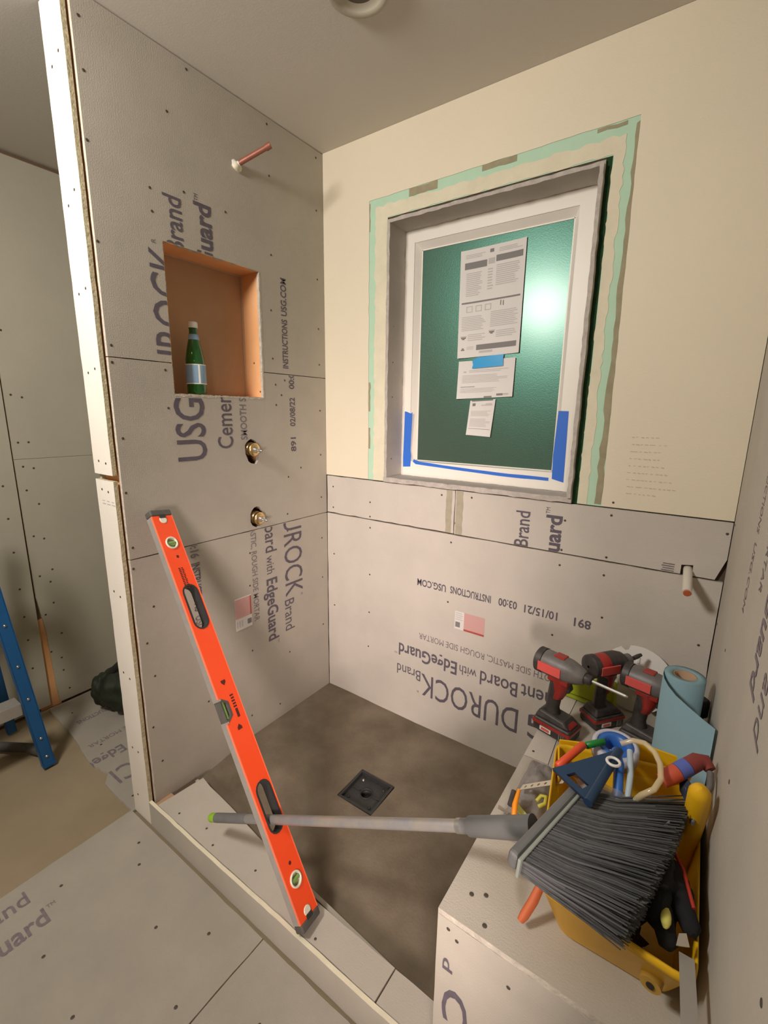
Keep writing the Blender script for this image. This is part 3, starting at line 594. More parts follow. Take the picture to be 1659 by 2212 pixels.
# shower arm stub
t = thing('copper_pipe_stub', 'copper shower arm stub poking out high on the left cement board wall', 'pipe', (0, -0.444, 2.225))
g = G(); g.tube([(-0.03, -0.01, -0.015), (0.02, 0.008, 0.010), (0.10, 0.052, 0.050)], 0.0085, copper, 14); g.build('pipe', t)
g = G(); g.tube([(0.097, 0.0505, 0.0485), (0.112, 0.0585, 0.056)], 0.0105, copper, 14); g.build('pipe_cap', t)
g = G(); g.lathe([(0.021, -0.002), (0.019, 0.003), (0.012, 0.006), (0.008, 0.016)], wplas, ax=(1, 0.3, 0.3), n=16); blob(g, (0.004, 0, -0.006), (0.012, 0.018, 0.016), cream2, 2, 0.3, 3, 2); g.build('escutcheon', t)
# valves
def valve(y, z, label, yaw, big):
    t = thing('shower_valve', label, 'valve', (0, y, z), group='brass shower valves')
    M = Euler((0, 0, yaw)).to_matrix()
    ax = M @ V((1, 0, -0.05))
    g = G(); g.lathe([(0.027, -0.06), (0.027, -0.004), (0.024, -0.002), (0.024, 0.008), (0.0265, 0.010), (0.0265, 0.017), (0.021, 0.021), (0.014, 0.022)], brass, ax=ax, n=22); g.build('valve_body', t)
    g = G(); g.lathe([(0.0125, 0.0), (0.0125, 0.026), (0.009, 0.030), (0.009, 0.038)], chrome, ax=ax, n=18); g.build('valve_stem', t)
    g = G(); g.lathe([(0.005, 0.036), (0.005, 0.058), (0.003, 0.060)], steel, ax=ax, n=12); g.build('spindle', t)
    g = G(); g.tube([(-0.05, 0.006, -0.10), (-0.05, 0.006, 0.0)], 0.010, copper, 12); g.build('supply_pipe', t)
    return t
del_grp = valve(-0.433, 1.247, 'brass shower valve in the upper ragged hole of the left wall', 0.0, 1)
valve(-0.422, 0.968, 'brass shower valve in the lower hole at the board seam', 0.0, 1)
# capped pvc pipe at the right of window wall
t = thing('plastic_pipe_stub', 'white capped plastic pipe stub at a seam notch near the right corner', 'pipe', (1.464, 0.0, 0.930))
g = G(); g.tube([(0.0, 0.05, 0.02), (0.004, 0.0, 0.004), (0.010, -0.105, -0.028)], 0.0125, pvc, 16); g.build('pipe', t)
g = G(); g.tube([(0.0101, -0.1052, -0.0281), (0.0104, -0.110, -0.0295)], 0.0095, rust, 14); g.build('pipe_end', t)
# drain
t = thing('shower_drain', 'square black shower drain body set into the mortar floor', 'drain', (DX, DY, -0.030), rot=(0, 0, 0.03))
g = G(); a = 0.077; b_ = 0.068
g.prism(rect(-a, a, -a, a), [rect(-b_, b_, -b_, b_)], 0.022, (0, 0, 0.012), (1, 0, 0), (0, 1, 0), rubber); g.build('drain_frame', t)
g = G(); g.prism(rect(-b_, b_, -b_, b_), [circ(0, 0, 0.021, 24)], 0.006, (0, 0, -0.002), (1, 0, 0), (0, 1, 0), rubber); g.build('drain_plate', t)
g = G(); g.lathe([(0.0215, -0.030), (0.0215, 0.0), (0.025, 0.001), (0.025, -0.002)], rubber, n=24, cap=False); g.lathe([(0.021, -0.03), (0.001, -0.029)], dark, n=24); g.build('drain_outlet', t)
for sx, sy in ((1, 1), (-1, 1), (1, -1), (-1, -1)):
    g = G(); g.lathe([(0.006, -0.002), (0.005, 0.002), (0.002, 0.003)], steel if sx == -1 and sy == 1 else rubber, o=(sx * 0.048, sy * 0.048, 0), n=10); g.build('drain_screw', t)
for a, b in ((-0.062, -0.028), (0.028, 0.062)):
    g = G(); g.box((a, -0.003, -0.002), (b, 0.003, 0.0015), rubber); g.build('drain_slot', t)

# ---- window papers and tape
def sheet(name, quad, y, mats_fn, label, cat):
    """paper: quad of (x,z) TL,TR,BR,BL; slightly curled"""
    g = G(); n = 8; tl, tr, br, bl = [V((p[0], 0, p[1])) for p in quad]
    def P(u, v, off=0): 
        p = (tl * (1 - u) + tr * u) * (1 - v) + (bl * (1 - u) + br * u) * v
        return V((p.x, y - 0.0015 - 0.0045 * (2 * u - 1) ** 4 - 0.002 * v * v - off, p.z))
    vs = [P(i / n, j / n) for j in range(n + 1) for i in range(n + 1)]
    g.add(vs, [(j * (n + 1) + i, (j + 1) * (n + 1) + i, (j + 1) * (n + 1) + i + 1, j * (n + 1) + i + 1) for j in range(n) for i in range(n)], paper, True)
    def r(u0, u1, v0, v1, m):
        k = 6
        for i in range(k):
            a = u0 + (u1 - u0) * i / k; b = u0 + (u1 - u0) * (i + 1) / k
            g.add([P(a, v1, .0006), P(b, v1, .0006), P(b, v0, .0006), P(a, v0, .0006)], [(0, 1, 2, 3)], m)
    mats_fn(r); o = g.build(name); tag(o, label, cat); return o
def lines(r, u0, u1, v0, v1, n, seed, m=None):
    rr = random.Random(seed)
    for i in range(n):
        v = v0 + (v1 - v0) * i / n; r(u0, u1 - (u1 - u0) * rr.uniform(0, 0.25), v, v + (v1 - v0) / n * 0.42, m or lt_ink)
def p1(r):
    lines(r, .08, .40, .045, .085, 3, 1); lines(r, .60, .95, .035, .075, 3, 2); r(.46, .52, .03, .06, pink_ink)
    r(.07, .42, .115, .175, pink_ink); r(.56, .96, .095, .150, pink_ink); r(.44, .54, .11, .16, lt_ink)
    lines(r, .10, .36, .21, .43, 13, 3); lines(r, .57, .93, .18, .37, 11, 4); lines(r, .44, .53, .20, .40, 8, 5)
    r(.04, .96, .475, .490, pink_ink)
    for a in (.12, .27, .42): r(a, a + .10, .515, .522, lt_ink); r(a, a + .10, .565, .572, lt_ink); r(a, a + .012, .515, .572, lt_ink); r(a + .088, a + .10, .515, .572, lt_ink)
    r(.66, .675, .50, .545, pink_ink); r(.70, .715, .505, .55, pink_ink)
    lines(r, .05, .45, .61, .75, 9, 6); lines(r, .52, .95, .59, .74, 9, 7)
    for a, v in ((.04, .79), (.50, .76)):
        r(a, a + .10, v, v + .012, lt_ink); r(a + .01, a + .09, v + .012, v + .026, pink_ink); r(a + .03, a + .07, v + .026, v + .036, pink_ink)
    lines(r, .16, .46, .78, .85, 4, 8); lines(r, .62, .95, .77, .84, 4, 9)
    r(.055, .115, .918, .930, pink_ink); r(.070, .100, .905, .918, pink_ink); lines(r, .15, .28, .895, .93, 3, 10); r(.31, .95, .885, .935, pink_ink); r(.36, .58, .945, .965, lt_ink)
def p2(r):
    r(.10, .15, .27, .31, lt_ink); lines(r, .20, .92, .25, .33, 2, 1); lines(r, .08, .90, .38, .60, 6, 2); r(.06, .32, .68, .695, pink_ink); lines(r, .06, .75, .73, .86, 4, 3)
    r(.50, .64, .955, .995, pink_ink); r(.72, .83, .90, .955, pink_ink); r(.83, .93, .90, .945, lt_ink)
def p3(r):
    r(.06, .90, .0, .03, pink_ink); r(.10, .22, .08, .16, pink_ink); r(.45, .90, .13, .16, lt_ink); r(.62, .88, .10, .13, lt_ink)
    lines(r, .08, .90, .30, .46, 5, 1); lines(r, .08, .90, .52, .76, 7, 2); r(.06, .94, .80, .81, pink_ink)
yg = 0.1385
sheet('instruction_sheet', [(0.589, 2.006), (0.845, 2.012), (0.845, 1.621), (0.594, 1.612)], yg, p1, 'large printed instruction sheet, topmost paper on the green window pane', 'paper')
sheet('instruction_sheet', [(0.601, 1.600), (0.834, 1.605), (0.832, 1.462), (0.598, 1.454)], yg, p2, 'middle printed sheet hung on the pane by cyan tape', 'paper')
sheet('window_sticker', [(0.660, 1.447), (0.766, 1.453), (0.753, 1.306), (0.648, 1.311)], yg, p3, 'small printed energy sticker, lowest of the papers on the pane', 'sticker')
def tape(name, pts, y, m, label, hinge=None):
    g = G(); g.prism(pts, [], 0.0006, (0, y, 0), (1, 0, 0), (0, 0, 1), m); o = g.build(name); tag(o, label, 'tape'); return o
tape('tape_strip', [(0.660, 1.571), (0.787, 1.577), (0.786, 1.600), (0.788, 1.619), (0.684, 1.613), (0.660, 1.600), (0.664, 1.585)], yg - 0.0075, tapec, 'cyan tape strip joining the two larger papers on the pane')
tape('tape_strip', [(0.360, 1.160), (0.398, 1.163), (0.401, 1.21), (0.397, 1.235), (0.402, 1.399), (0.395, 1.393), (0.372, 1.401), (0.363, 1.402), (0.361, 1.27), (0.359, 1.20)], 0.1092, tapeb, 'blue painters tape down the lower left of the window frame')
tape('tape_strip', [(1.012, 1.165), (1.054, 1.155), (1.052, 1.28), (1.049, 1.409), (1.014, 1.410), (1.009, 1.25)], 0.1092, tapeb, 'blue painters tape down the lower right of the window frame')
tape('tape_strip', ragged([(0.425, 1.176), (0.60, 1.167), (0.80, 1.158), (1.0, 1.156), (1.0, 1.168), (0.80, 1.171), (0.60, 1.179), (0.445, 1.188), (0.415, 1.196), (0.410, 1.186)], 0.0008, 0.05, 3), 0.1092, tapeb, 'thin blue painters tape along the bottom of the window frame')

# ---- bottle in the niche
t = thing('water_bottle', 'green sparkling water bottle with pale blue label in the wall niche', 'bottle', (-0.046, -0.625, nz0 + 0.0008), rot=(0, 0, 0.6))
g = G(); g.lathe([(0.024, 0.0), (0.030, 0.003), (0.0325, 0.010), (0.033, 0.10), (0.032, 0.120), (0.027, 0.150), (0.019, 0.185), (0.0145, 0.205), (0.013, 0.222), (0.0145, 0.224), (0.0145, 0.229), (0.0125, 0.230)], gbottle, n=32); g.build('bottle_body', t)
g = G(); g.lathe([(0.0334, 0.038), (0.0337, 0.039), (0.0337, 0.104), (0.0334, 0.105)], blabel, n=32, cap=False)
g.lathe([(0.0339, 0.038), (0.0339, 0.041)], white, n=32, cap=False); g.lathe([(0.0339, 0.102), (0.0339, 0.105)], white, n=32, cap=False)
for q0, q1 in ((-0.95, -0.75),): g.add([(0.0341 * math.cos(q), 0.0341 * math.sin(q), z) for z in (0.04, 0.103) for q in (q0, (q0 + q1) / 2, q1)], [(0, 1, 4, 3), (1, 2, 5, 4)], white)
g.build('bottle_label', t)
g = G(); g.lathe([(0.0192, 0.187), (0.0152, 0.205), (0.0148, 0.205)], blabel, n=28, cap=False); g.build('neck_label', t)
g = G(); g.lathe([(0.0155, 0.226), (0.0160, 0.227), (0.0160, 0.243), (0.014, 0.246), (0.002, 0.246)], wplas, n=28); g.build('bottle_cap', t)

# ================================================================ SPIRIT LEVEL (leans from the curb to the left wall)
A_ = V((0.053, -0.860, 1.066)); B_ = V((0.735, -0.919, 0.042))
az = (A_ - B_).normalized(); LEN = (A_ - B_).length - 0.012
wv = V((-0.16, 1.0, 0.0)); wv = (wv - az * wv.dot(az)).normalized()      # towards +y: right edge in the photo
nv = wv.cross(az).normalized()                                          # face normal, into the room
if nv.x < 0: nv = -nv
Mx = Matrix((( -wv.x if False else wv.x, nv.x, az.x, B_.x), (wv.y, nv.y, az.y, B_.y), (wv.z, nv.z, az.z, B_.z), (0, 0, 0, 1)))
t = thing('spirit_level', 'orange box level leaning from the curb to the left cement board wall', 'level', M=Mx)
hw, ht = 0.0345, 0.0135
def sz(s_): return LEN * (1 - s_)       # s measured from the top end
def stadium(cz, hz, hx, n=8, cx=0.0):
    out = []
    for sgn in (1, -1):
        for k in range(n + 1):
            q = math.pi * k / n
            out.append((cx + sgn * hx * math.cos(q), cz + sgn * (hz - hx) + sgn * hx * math.sin(q)))
    return out
h1, h2 = sz(0.255), sz(0.757)
nc = sz(0.517)
body = [(-hw, 0.0), (hw, 0.0), (hw, LEN), (-hw, LEN), (-hw, nc + 0.036), (-hw + 0.010, nc + 0.034), (-hw + 0.026, nc + 0.020), (-hw + 0.026, nc - 0.020), (-hw + 0.010, nc - 0.034), (-hw, nc - 0.036)]
holes_ = [stadium(h1, 0.073, 0.0265, cx=0.002), stadium(h2, 0.073, 0.0265, cx=0.002), circ(0.0, sz(0.078), 0.019, 20), circ(0.0, sz(0.921), 0.019, 20)]
g = G(); g.prism(body, holes_, 2 * ht, (0, ht, 0), (1, 0, 0), (0, 0, 1), orange)
# orientation of the prism: U x V = (1,0,0)x(0,0,1) = -y, so build it from the back
g = G(); g.prism([(-p[0], p[1]) for p in body], [[(-p[0], p[1]) for p in h] for h in holes_], 2 * ht, (0, ht, 0), (-1, 0, 0), (0, 0, 1), orange, orange); g.build('level_body', t)
for sx in (-1, 1):
    for z0, z1 in (((0.0, nc - 0.037), (nc + 0.037, LEN)) if sx < 0 else ((0.0, LEN),)):
        g = G(); g.box((sx * hw - (0.0012 if sx < 0 else 0), -ht - 0.0006, z0), (sx * hw + (0.0012 if sx > 0 else 0), ht - 0.0045, z1), alum); g.build('edge_rail', t)
        g = G(); g.box((sx * (hw + 0.0002) - 0.0014, ht - 0.005, z0), (sx * (hw + 0.0002) + 0.0014, ht + 0.0003, z1), mat('edge_orange', (0.95, 0.20, 0.10), 0.3) if 'edge_orange' not in MATS else MATS['edge_orange']); g.build('edge_bead', t)
for h in (h1, h2):
    g = G(); g.prism([(-p[0], p[1]) for p in stadium(h, 0.0735, 0.0270, cx=0.002)], [[(-p[0], p[1]) for p in stadium(h, 0.069, 0.0215, cx=0.002)]], 2 * ht + 0.003, (0, ht + 0.0015, 0), (-1, 0, 0), (0, 0, 1), rubber); g.build('hand_grip', t)
for s_ in (0.078, 0.921):
    g = G(); g.lathe([(0.0205, -0.001), (0.0205, 0.003), (0.016, 0.0035), (0.0155, -0.006)], vialc, o=(0, ht, sz(s_)), ax=(0, 1, 0), n=28, cap=False); g.lathe([(0.0165, -0.008), (0.002, -0.007)], MATS.get('vial_back') or mat('vial_back', (0.36, 0.42, 0.18), 0.3), o=(0, ht, sz(s_)), ax=(0, 1, 0), n=28); v = g.build('vial_housing', t)
    g = G(); g.tube([(-0.013, ht - 0.004, sz(s_)), (0.013, ht - 0.004, sz(s_))], 0.0065, vialg, 14); g.build('vial', v)
g = G(); g.prism([(-p[0], p[1]) for p in [(-hw + 0.001, nc - 0.035), (-hw + 0.011, nc - 0.033), (-hw + 0.0275, nc - 0.0205), (-hw + 0.0275, nc + 0.0205), (-hw + 0.011, nc + 0.033), (-hw + 0.001, nc + 0.035)]], [[(-p[0], p[1]) for p in [(-hw + 0.003, nc - 0.026), (-hw + 0.012, nc - 0.027), (-hw + 0.021, nc - 0.017), (-hw + 0.021, nc + 0.017), (-hw + 0.012, nc + 0.027), (-hw + 0.003, nc + 0.026)]]], 2 * ht + 0.002, (0, ht + 0.001, 0), (-1, 0, 0), (0, 0, 1), rubgrey); v = g.build('vial_housing', t)
g = G(); g.tube([(-hw + 0.011, 0.002, nc - 0.026), (-hw + 0.011, 0.002, nc + 0.026)], 0.0088, vialg, 16); g.build('vial', v)
for z_ in (nc - 0.034, nc + 0.034):
    g = G(); g.box((-hw - 0.001, -ht, z_ - 0.003), (-hw + 0.006, ht + 0.0016, z_ + 0.003), alum); g.build('vial_clip', t)
for z_, sg in ((LEN, 1), (0.0, -1)):
    g = G(); g.box((-hw - 0.002, -ht - 0.002, min(z_, z_ + sg * 0.022)), (hw + 0.002, ht + 0.002, max(z_, z_ + sg * 0.022)), rubgrey); e = g.build('end_cap', t, bevel=0.005, seg=3)
    g = G(); zz = z_ - sg * 0.014; g.lathe([(0.0125, 0.0), (0.0125, 0.0012), (0.010, 0.0016)], vialc if True else alum, o=(0.0, ht, zz), ax=(0, 1, 0), n=24); g.build('hang_ring', t)
    g = G(); g.box((-0.010, ht + 0.0001, min(z_ - sg * 0.008, z_ + sg * 0.004)), (0.010, ht + 0.0026, max(z_ - sg * 0.008, z_ + sg * 0.004)), rubber); g.build('cap_tab', t)
mk = mat('level_print', (0.10, 0.015, 0.010), 0.5)
def lrect(g, x0, x1, z0, z1): g.add([(x0, ht + 0.0004, z0), (x0, ht + 0.0004, z1), (x1, ht + 0.0004, z1), (x1, ht + 0.0004, z0)], [(0, 1, 2, 3)], mk)
g = G()
for k in range(13): lrect(g, -0.010, -0.003 + 0.001 * (k % 2), sz(0.205) + k * 0.0055, sz(0.205) + k * 0.0055 + 0.0036)
for k in range(13): lrect(g, 0.000, 0.006 + 0.001 * (k % 3), sz(0.205) + k * 0.0055, sz(0.205) + k * 0.0055 + 0.0034)
g.build('level_print', t)
for x_, s_ in ((0.003, 0.117), (0.0, 0.885)):
    g = G(); g.lathe([(0.005, 0.0), (0.004, 0.0006)], mk, o=(x_, ht, sz(s_)), ax=(0, 1, 0), n=12); g.build('round_mark', t)
for s_, sg in ((0.455, 1), (0.566, -1)):
    g = G(); c0 = sz(s_); g.add([(-0.008, ht + 0.0005, c0 + sg * 0.007), (0.008, ht + 0.0005, c0 + sg * 0.007), (0.008, ht + 0.0005, c0), (0, ht + 0.0005, c0 - sg * 0.009), (-0.008, ht + 0.0005, c0)][::-1], [(0, 1, 2, 3, 4)], mk); g.build('arrow_mark', t)
g = G(); lrect(g, 0.006, 0.015, nc - 0.034, nc - 0.008)
for k in range(5): lrect(g, 0.004 + 0.001 * (k % 2), 0.016, nc - 0.004 + k * 0.0085, nc + 0.001 + k * 0.0085)
g.build('level_print', t)

# ================================================================ BROOM
H0 = V((1.322, -0.868, 0.652)); PH = V((0.580, -0.905, 0.252))
pd = (H0 - PH).normalized(); tip = H0 - pd * 1.150
t = thing('broom', 'grey push broom lying on the yellow tub, its pole threaded through the level', 'broom', H0)
r_ = lambda p: V(p) - H0
g = G(); n_ = 26; Lp = (H0 - tip).length
g.tube([tip - H0 + pd * (0.03 + (Lp - 0.17 - 0.03) * k / n_) for k in range(n_ + 1)], 0.0125, polem, 18); g.build('pole', t)
g = G(); g.tube([tip - H0, tip - H0 + pd * 0.006, tip - H0 + pd * 0.035], [0.011, 0.0135, 0.0135], lime, 18); g.build('pole_cap', t)
g = G(); g.tube([tip - H0 + pd * 0.034, tip - H0 + pd * 0.20], 0.0138, broomg, 18); g.build('pole_sleeve', t)
g = G(); g.tube([-pd * 0.19, -pd * 0.172, -pd * 0.17, -pd * 0.05, -pd * 0.03], [0.0145, 0.0145, 0.019, 0.0215, 0.024], broomg, 20); g.build('pole_socket', t)
g = G(); g.tube([-pd * 0.20, -pd * 0.188], 0.0145, steel, 18); g.build('ferrule', t)
# head block: runs along hb, bristles leave it along bd
ha = V((1.352, -0.752, 0.658)); hb = V((1.296, -0.975, 0.655)); hd = (ha - hb).normalized()
bd = V((0.86, 0.22, -0.055)); bd = (bd - hd * bd.dot(hd)).normalized(); bu = hd.cross(bd).normalized()
if bu.z < 0: bu = -bu
def bx_(g, c, l, w, h, m):  # box along hd,bd,bu
    M3 = Matrix(((hd.x, bd.x, bu.x, c.x), (hd.y, bd.y, bu.y, c.y), (hd.z, bd.z, bu.z, c.z), (0, 0, 0, 1)))
    g.box((-l / 2, -w / 2, -h / 2), (l / 2, w / 2, h / 2), m, M3)
mid = (ha + hb) / 2
g = G(); bx_(g, mid - H0 - bd * 0.008, (ha - hb).length, 0.020, 0.034, broomg); g.build('broom_block', t, bevel=0.008, seg=3)
g = G(); bx_(g, mid - H0 + bd * 0.006, (ha - hb).length + 0.006, 0.006, 0.040, broomrim); g.build('block_rim', t, bevel=0.002)
g = G(); rnd = random.Random(11); nl = 118; nw = 16
bm2 = [mat('bristle_light', (0.105, 0.108, 0.112), 0.7), mat('bristle_dark', (0.055, 0.057, 0.060), 0.7), bristle]
L_ = (ha - hb).length
for i in range(nl):
    for j in range(nw):
        u = (i + rnd.uniform(-.4, .4)) / (nl - 1) - 0.5; w_ = (j + rnd.uniform(-.4, .4)) / (nw - 1) - 0.5
        base = mid - H0 + hd * u * (L_ - 0.012) + bu * w_ * 0.026 + bd * 0.008
        k_ = u + 0.5; dr_ = (V((0.985, 0.10, -0.04)) * (1 - k_) + V((0.80, 0.585, -0.02)) * k_).normalized()
        ln = 0.158 + 0.046 * k_ + rnd.uniform(-0.006, 0.008)
        sp = hd * rnd.uniform(-.007, .007) + bu * (w_ * 0.040 + rnd.uniform(-.006, .006))
        sag = V((0, 0, -0.014)) + hd * rnd.uniform(-.006, .004)
        pts = [base, base + bd * ln * 0.12 + dr_ * ln * 0.23 + sp * 0.30 + sag * 0.12, base + bd * ln * 0.12 + dr_ * ln * 0.58 + sp * 0.68 + sag * 0.45, base + bd * ln * 0.10 + dr_ * ln * 0.90 + sp + sag]
        g.tube(pts, [0.0024, 0.0024, 0.0022, 0.0012], rnd.choice(bm2), 4, True, False)
o = g.build('bristles', t); o['kind'] = 'stuff'

# ================================================================ YELLOW TUB
t = thing('tool_tub', 'open yellow plastic tub full of tools on the bench against the right wall', 'tub', (0, 0, 0))
zb_, zt_ = BZ + 0.001, 0.585
bq = [(1.352, -0.872), (1.540, -0.868), (1.542, -0.475), (1.285, -0.530)]     # base outline
tq = [(1.322, -0.924), (1.560, -0.940), (1.556, -0.445), (1.252, -0.535)]     # rim outline
def ringpts(q, z, r=0.03, n=5, off=0.0):
    out = []; c = V((sum(p[0] for p in q) / 4, sum(p[1] for p in q) / 4, 0))
    for i in range(4):
        p = V((*q[i], 0)); a = V((*q[i - 1], 0)); b = V((*q[(i + 1) % 4], 0))
        da = (a - p).normalized(); db = (b - p).normalized(); p0 = p + da * r; p2 = p + db * r
        for k in range(n + 1):
            t_ = k / n; w = p0 * (1 - t_) ** 2 + p * 2 * t_ * (1 - t_) + p2 * t_ * t_
            w = w + (c - w).normalized() * off
            out.append(V((w.x, w.y, z)))
    return out
g = G()
g.loft([ringpts(bq, zb_, off=0.006), ringpts(bq, zb_ + 0.006), ringpts(tq, zt_ - 0.016, off=0.006), ringpts(tq, zt_ - 0.014), ringpts(tq, zt_), ringpts(tq, zt_ + 0.001, off=0.005), ringpts(tq, zt_ - 0.006, off=0.0085), ringpts(bq, zb_ + 0.010, off=0.005)], yellow, True, False)
g.add(ringpts(bq, zb_ + 0.010, off=0.005), [tuple(range(24))], yellow); g.add(ringpts(bq, zb_, off=0.006), [tuple(range(23, -1, -1))], yellow)
g.build('tub_body', t)
def plate(g, q, th, m):   # q: 4 points (a..d), thickened along normal
    q = [V(p) for p in q]; n = (q[1] - q[0]).cross(q[3] - q[0]).normalized() * th / 2
    g.hexa([p - n for p in q], [p + n for p in q], m)
g = G(); plate(g, [(1.400, -0.480, 0.46), (1.530, -0.445, 0.46), (1.542, -0.436, 0.602), (1.410, -0.468, 0.622)], 0.005, yellow); g.build('end_panel', t, bevel=0.002)
g = G(); plate(g, [(1.262, -0.534, 0.47), (1.350, -0.500, 0.47), (1.350, -0.492, 0.596), (1.258, -0.530, 0.592)], 0.005, yellow); g.build('end_panel', t, bevel=0.002)
g = G(); plate(g, [(1.268, -0.548, 0.50), (1.290, -0.64, 0.50), (1.286, -0.64, 0.578), (1.262, -0.55, 0.588)], 0.005, yellow); g.build('pocket_panel', t, bevel=0.002)
g = G(); plate(g, [(1.470, -0.560, 0.60), (1.530, -0.520, 0.60), (1.535, -0.555, 0.665), (1.478, -0.60, 0.650)], 0.006, yellow); g.build('pocket_panel', t, bevel=0.002)
g = G(); g.tube([(1.536, -0.640, 0.49), (1.540, -0.655, 0.60), (1.541, -0.685, 0.680), (1.539, -0.705, 0.725), (1.538, -0.711, 0.737), (1.5375, -0.714, 0.742)], [0.016, 0.018, 0.0195, 0.018, 0.012, 0.003], yellow, 20); g.build('handle_post', t)
g = G(); g.tube([(1.508, -0.896, 0.508), (1.506, -0.914, 0.506)], [0.017, 0.0155], mat('tub_boss', (0.50, 0.30, 0.05), 0.6), 20); g.tube([(1.506, -0.9141, 0.506), (1.5058, -0.916, 0.506)], 0.006, dark, 12); g.build('pivot_boss', t)
TUBZ = zb_ + 0.0102

# ================================================================ POWER TOOLS
def rbox(g, c, h, m, yaw=0.0):
    M3 = Matrix.Translation(V(c)) @ Matrix.Rotation(yaw, 4, 'Y'); g.box((-h[0], -h[1], -h[2]), (h[0], h[1], h[2]), m, M3)
def driver(x, y, yaw, label, kind, k=1.0):
    t = thing('cordless_driver', label, 'power tool', (x, y, BZ + 0.0006), rot=(0, 0, yaw), group='red and black cordless drivers on the bench'); t.scale = (k, k, k)
    # battery
    g = G(); rbox(g, (0.004, 0, 0.022), (0.056, 0.036, 0.021), tblack); b = g.build('battery', t, bevel=0.008, seg=3)
    g = G(); rbox(g, (0.004, 0, 0.030), (0.0572, 0.0372, 0.006), red); g.build('battery_band', b, bevel=0.003)
    g = G(); rbox(g, (-0.010, -0.0366, 0.017), (0.017, 0.0012, 0.006), wplas); rbox(g, (-0.010, -0.0374, 0.017), (0.012, 0.0008, 0.004), redl); g.build('battery_label', b)
    g = G()
    for i in range(3): rbox(g, (0.032 + i * 0.006, -0.0366, 0.016), (0.0018, 0.001, 0.011), tgrey)
    gb = g.build('battery_rib', b)
    gb['kind'] = 'stuff'
    g = G(); g.hexa([(-0.050, -0.033, 0.043), (0.056, -0.033, 0.043), (0.056, 0.033, 0.043), (-0.050, 0.033, 0.043)], [(-0.040, -0.024, 0.066), (0.036, -0.026, 0.060), (0.036, 0.026, 0.060), (-0.040, 0.024, 0.066)], tblack); g.build('tool_foot', t, bevel=0.006, seg=3)
    g = G(); g.hexa([(0.030, -0.030, 0.0435), (0.058, -0.024, 0.0435), (0.058, 0.024, 0.0435), (0.030, 0.030, 0.0435)], [(0.026, -0.026, 0.062), (0.040, -0.016, 0.056), (0.040, 0.016, 0.056), (0.026, 0.026, 0.062)], red); g.build('foot_guard', t, bevel=0.004)
    # handle
    def el(c, a, b_, tilt=0.0, n=18): return [V(c) + V((a * math.cos(q), b_ * math.sin(q), a * math.cos(q) * tilt)) for q in [2 * math.pi * i / n for i in range(n)]]
    g = G(); g.loft([el((-0.012, 0, 0.055), 0.026, 0.019), el((-0.013, 0, 0.080), 0.019, 0.0165), el((-0.010, 0, 0.115), 0.0205, 0.017), el((-0.004, 0, 0.150), 0.023, 0.018), el((0.0, 0, 0.176), 0.030, 0.022)], tblack); g.build('grip', t)
    g = G(); g.loft([el((-0.001, 0, 0.112), 0.0155, 0.0182), el((0.006, 0, 0.135), 0.019, 0.0195), el((0.006, 0, 0.160), 0.026, 0.0225), el((0.002, 0, 0.178), 0.034, 0.0265)], red); g.build('handle_shell', t)
    g = G(); g.tube([(0.026, 0, 0.168), (0.030, 0, 0.155), (0.025, 0, 0.140)], [0.009, 0.010, 0.006], tblack, 12); g.build('trigger', t)
    zc = 0.205
    if kind == 'impact':
        g = G(); g.lathe([(0.012, -0.068), (0.030, -0.064), (0.034, -0.055), (0.0345, 0.012)], tblack, o=(0, 0, zc), ax=(1, 0, 0), n=24); g.build('motor_housing', t)
        g = G(); g.lathe([(0.0352, -0.046), (0.0352, -0.005), (0.034, 0.016)], tgrey, o=(0, 0, zc), ax=(1, 0, 0), n=24, cap=False); g.build('housing_shell', t)
        g = G(); rbox(g, (-0.002, 0, zc + 0.033), (0.016, 0.014, 0.004), red); g.build('shell_accent', t, bevel=0.003)
        g = G(); rbox(g, (0.004, 0, zc - 0.030), (0.030, 0.024, 0.009), red); g.build('shell_accent', t, bevel=0.003)
        g = G(); g.lathe([(0.035, 0.008), (0.034, 0.026), (0.027, 0.052), (0.021, 0.066), (0.017, 0.070)], tgrey, o=(0, 0, zc), ax=(1, 0, 0), n=24); g.build('nose_cone', t)
        g = G(); g.lathe([(0.0135, 0.069), (0.0135, 0.085), (0.010, 0.088)], tblack, o=(0, 0, zc), ax=(1, 0, 0), n=18); g.build('bit_collet', t)
        g = G(); g.lathe([(0.0042, 0.08), (0.0042, 0.092 if label.startswith('r') else 0.175), (0.0028, 0.18)], steel, o=(0, 0, zc), ax=(1, 0, 0), n=6, smooth=False); g.build('driver_bit', t)
    else:
        g = G(); g.lathe([(0.010, -0.060), (0.026, -0.058), (0.034, -0.050), (0.036, -0.02), (0.035, 0.03)], red, o=(0, 0, zc), ax=(1, 0, 0), n=24); g.build('motor_housing', t)
        g = G(); g.lathe([(0.0362, -0.012), (0.0362, 0.030), (0.030, 0.050), (0.022, 0.056)], tblack, o=(0, 0, zc), ax=(1, 0, 0), n=24); g.build('nose_cone', t)
        g = G(); g.lathe([(0.018, 0.055), (0.020, 0.062), (0.020, 0.082), (0.010, 0.092)], tgrey, o=(0, 0, zc), ax=(1, 0, 0), n=18); g.build('chuck', t)
        g = G(); g.tube([(0.09, 0, zc), (0.115, 0.0, zc + 0.006), (0.130, 0.0, zc + 0.010)], [0.006, 0.007, 0.005], tblack, 10); g.build('driver_bit', t)
    for sy in (-1, 1):
        g = G(); rbox(g, (-0.018, sy * 0.0345, zc - 0.001), (0.034, 0.0030, 0.013), redl); g.build('side_label', t, bevel=0.001)
